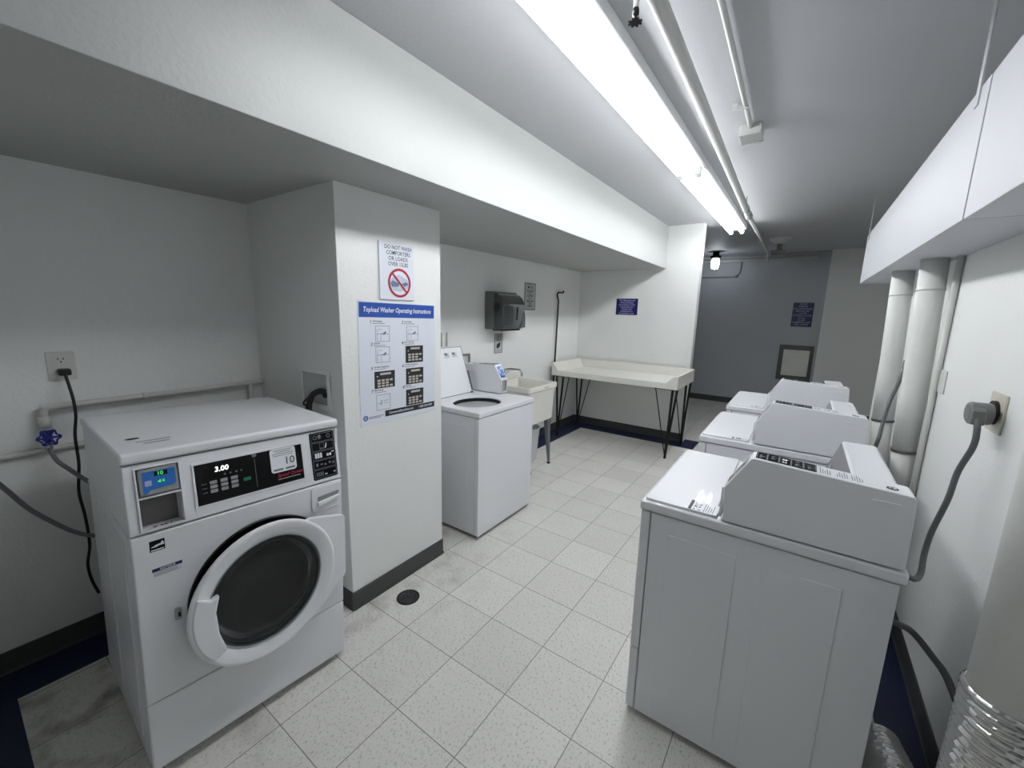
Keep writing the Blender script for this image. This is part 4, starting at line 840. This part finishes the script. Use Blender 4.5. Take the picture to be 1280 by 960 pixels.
for k in range(30):
    a, b_ = 2*PI*k/30, 2*PI*(k+1)/30; R0, R1 = .026+.004*math.cos(6*a), .033+.005*math.cos(6*a); R2, R3 = .026+.004*math.cos(6*b_), .033+.005*math.cos(6*b_)
    q.hexa([(hx, .235+R_*math.cos(t_), 1.003+R_*math.sin(t_)) for R_, t_ in ((R0, a), (R1, a), (R3, b_), (R2, b_))] + [(hx+.008, .235+R_*math.cos(t_), 1.003+R_*math.sin(t_)) for R_, t_ in ((R0, a), (R1, a), (R3, b_), (R2, b_))])
for k in range(3):
    a = k*PI/3; q.tube([(hx+.004, .235-.03*math.cos(a), 1.003-.03*math.sin(a)), (hx+.004, .235+.03*math.cos(a), 1.003+.03*math.sin(a))], .0045, 6)
q.build('wheel_handle', BLUEV, v, T=Iv)
MB().lathe([(.010, .975), (.012, .965), (.012, .945), (.009, .94)], (XL+.045, .235, 0), n=12).build('hose_nut', CHROME, v, smooth=True, T=Iv)
def hose(pts, r_, label):
    o = MB().tube(spline(pts, 10), r_, 12).build('braided_hose', BRAID, smooth=True); tag(o, label, 'hose', 'braided hoses behind the front-load washer'); return o
hose([(XL+.045, .235, .955), (-2.53, .236, .94), (-2.51, .248, .895), (-2.49, .275, .855), (-2.46, .315, .80), (-2.40, .36, .76)], .0085, 'short braided hose running from the blue valve to the washer')
hose([(-2.50, -.10, 1.05), (-2.50, .0, .96), (-2.50, .056, .905), (-2.50, .10, .82), (-2.50, .145, .725), (-2.48, .195, .655), (-2.46, .25, .590), (-2.44, .305, .551), (-2.38, .40, .53)], .0085, 'long braided hose crossing the left edge to the washer')
lw = Face((XL, 0, 0), (0, 1, 0), (0, 0, 1))
q = MB(); lw.rrect(q, .272, .358, 1.226, 1.350, .006, 0, .006); o = q.build('wall_outlet', OUTW, bevel=.002); tag(o, 'white double outlet on the left wall above the blue valve', 'outlet')
q = MB(); lw.rrect(q, .294, .336, 1.238, 1.338, .004, .006, .008); of = q.build('outlet_face', OUTW, o)
q = MB(); lw.rect(q, .305, .308, 1.315, 1.323, .008, .0085); lw.rect(q, .321, .324, 1.315, 1.323, .008, .0085); lw.rect(q, .312, .317, 1.303, 1.309, .008, .0085); q.build('socket_holes', BLACKP, of)
o = cord('power_cord', [(-2.545, .316, 1.262), (-2.535, .318, 1.235), (-2.52, .320, 1.20), (-2.50, .322, 1.15), (-2.50, .321, 1.08), (-2.50, .309, .993), (-2.50, .306, .868), (-2.50, .292, .743), (-2.50, .298, .627), (-2.50, .297, .492), (-2.50, .281, .401), (-2.50, .285, .319), (-2.50, .300, .245)], .0055, BLACKP, 'black power cord hanging from the left wall outlet')
MB().box(-2.578, -2.535, .298, .336, 1.250, 1.278).build('plug', BLACKP, o, bevel=.006)
# recessed washer box in the pillar's near face
rb = empty('washer_outlet_box', (-1.99, 1.103, 1.17)); Ir = Matrix.Translation((1.99, -1.103, -1.17)); tag(rb, 'recessed white washer outlet box in the pillar side', 'outlet box')
pn_ = Face((0, 1.103, 0), (1, 0, 0), (0, 0, 1))
q = MB(); pn_.frame(q, -2.128, -1.852, 1.055, 1.258, .024, 0, .009); q.build('box_frame', WALL, rb, T=Ir, bevel=.003)
q = MB(); pn_.rect(q, -2.105, -1.875, 1.080, 1.235, .0002, .001); q.build('box_back', mat('box_interior', (196, 198, 198), .5), rb, T=Ir)
q = MB(); q.lathe([(.022, 1.095), (.022, 1.103)], (-1.90, 0, 1.14), axis='y', n=18); q.build('drain_inlet', BLACKP, rb, T=Ir)
o = MB().tube(spline([(-1.878, 1.095, 1.148), (-1.905, 1.075, 1.155), (-1.935, 1.055, 1.135), (-1.955, 1.045, 1.09), (-1.958, 1.04, 1.03), (-1.958, 1.03, .95)], 6), .015, 12).build('drain_hose', BLACKP, smooth=True); tag(o, 'black corrugated drain hose looping out of the pillar box', 'hose')
o = cord('looped_cable', [(-2.02, 1.09, 1.105), (-1.99, 1.07, 1.108), (-1.985, 1.06, 1.115), (-2.01, 1.05, 1.09), (-2.0, 1.045, 1.078), (-1.97, 1.05, 1.08)], .005, BLACKP, 'short black looped cord beside the drain hose')
# floor drain
o = MB().lathe([(.062, 0), (.062, .003), (.056, .004), (.053, .002), (.053, .0015), (0, .0015)], (-1.600, 1.338, 0), n=40).build('floor_drain', mat('drain_iron', (26, 26, 27), .5, vary=.3, vscale=60), smooth=True); tag(o, 'round black floor drain grate near the pillar', 'drain')
q = MB()
for R in (.02, .034, .046):
    for k in range(28):
        a, b_ = 2*PI*k/28, 2*PI*(k+.6)/28; q.hexa([(-1.6+R_*math.cos(t_), 1.338+R_*math.sin(t_), z_) for z_ in (.0015, .0038) for R_, t_ in ((R-.0025, a), (R+.0025, a), (R+.0025, b_), (R-.0025, b_))])
for k in range(8):
    a = k*PI/4; q.tube([(-1.6+.006*math.cos(a), 1.338+.006*math.sin(a), .003), (-1.6+.052*math.cos(a), 1.338+.052*math.sin(a), .003)], .0016, 6)
q.build('drain_grate', mat('grate_iron', (78, 78, 80), .4), o)
bpy.context.view_layer.update()
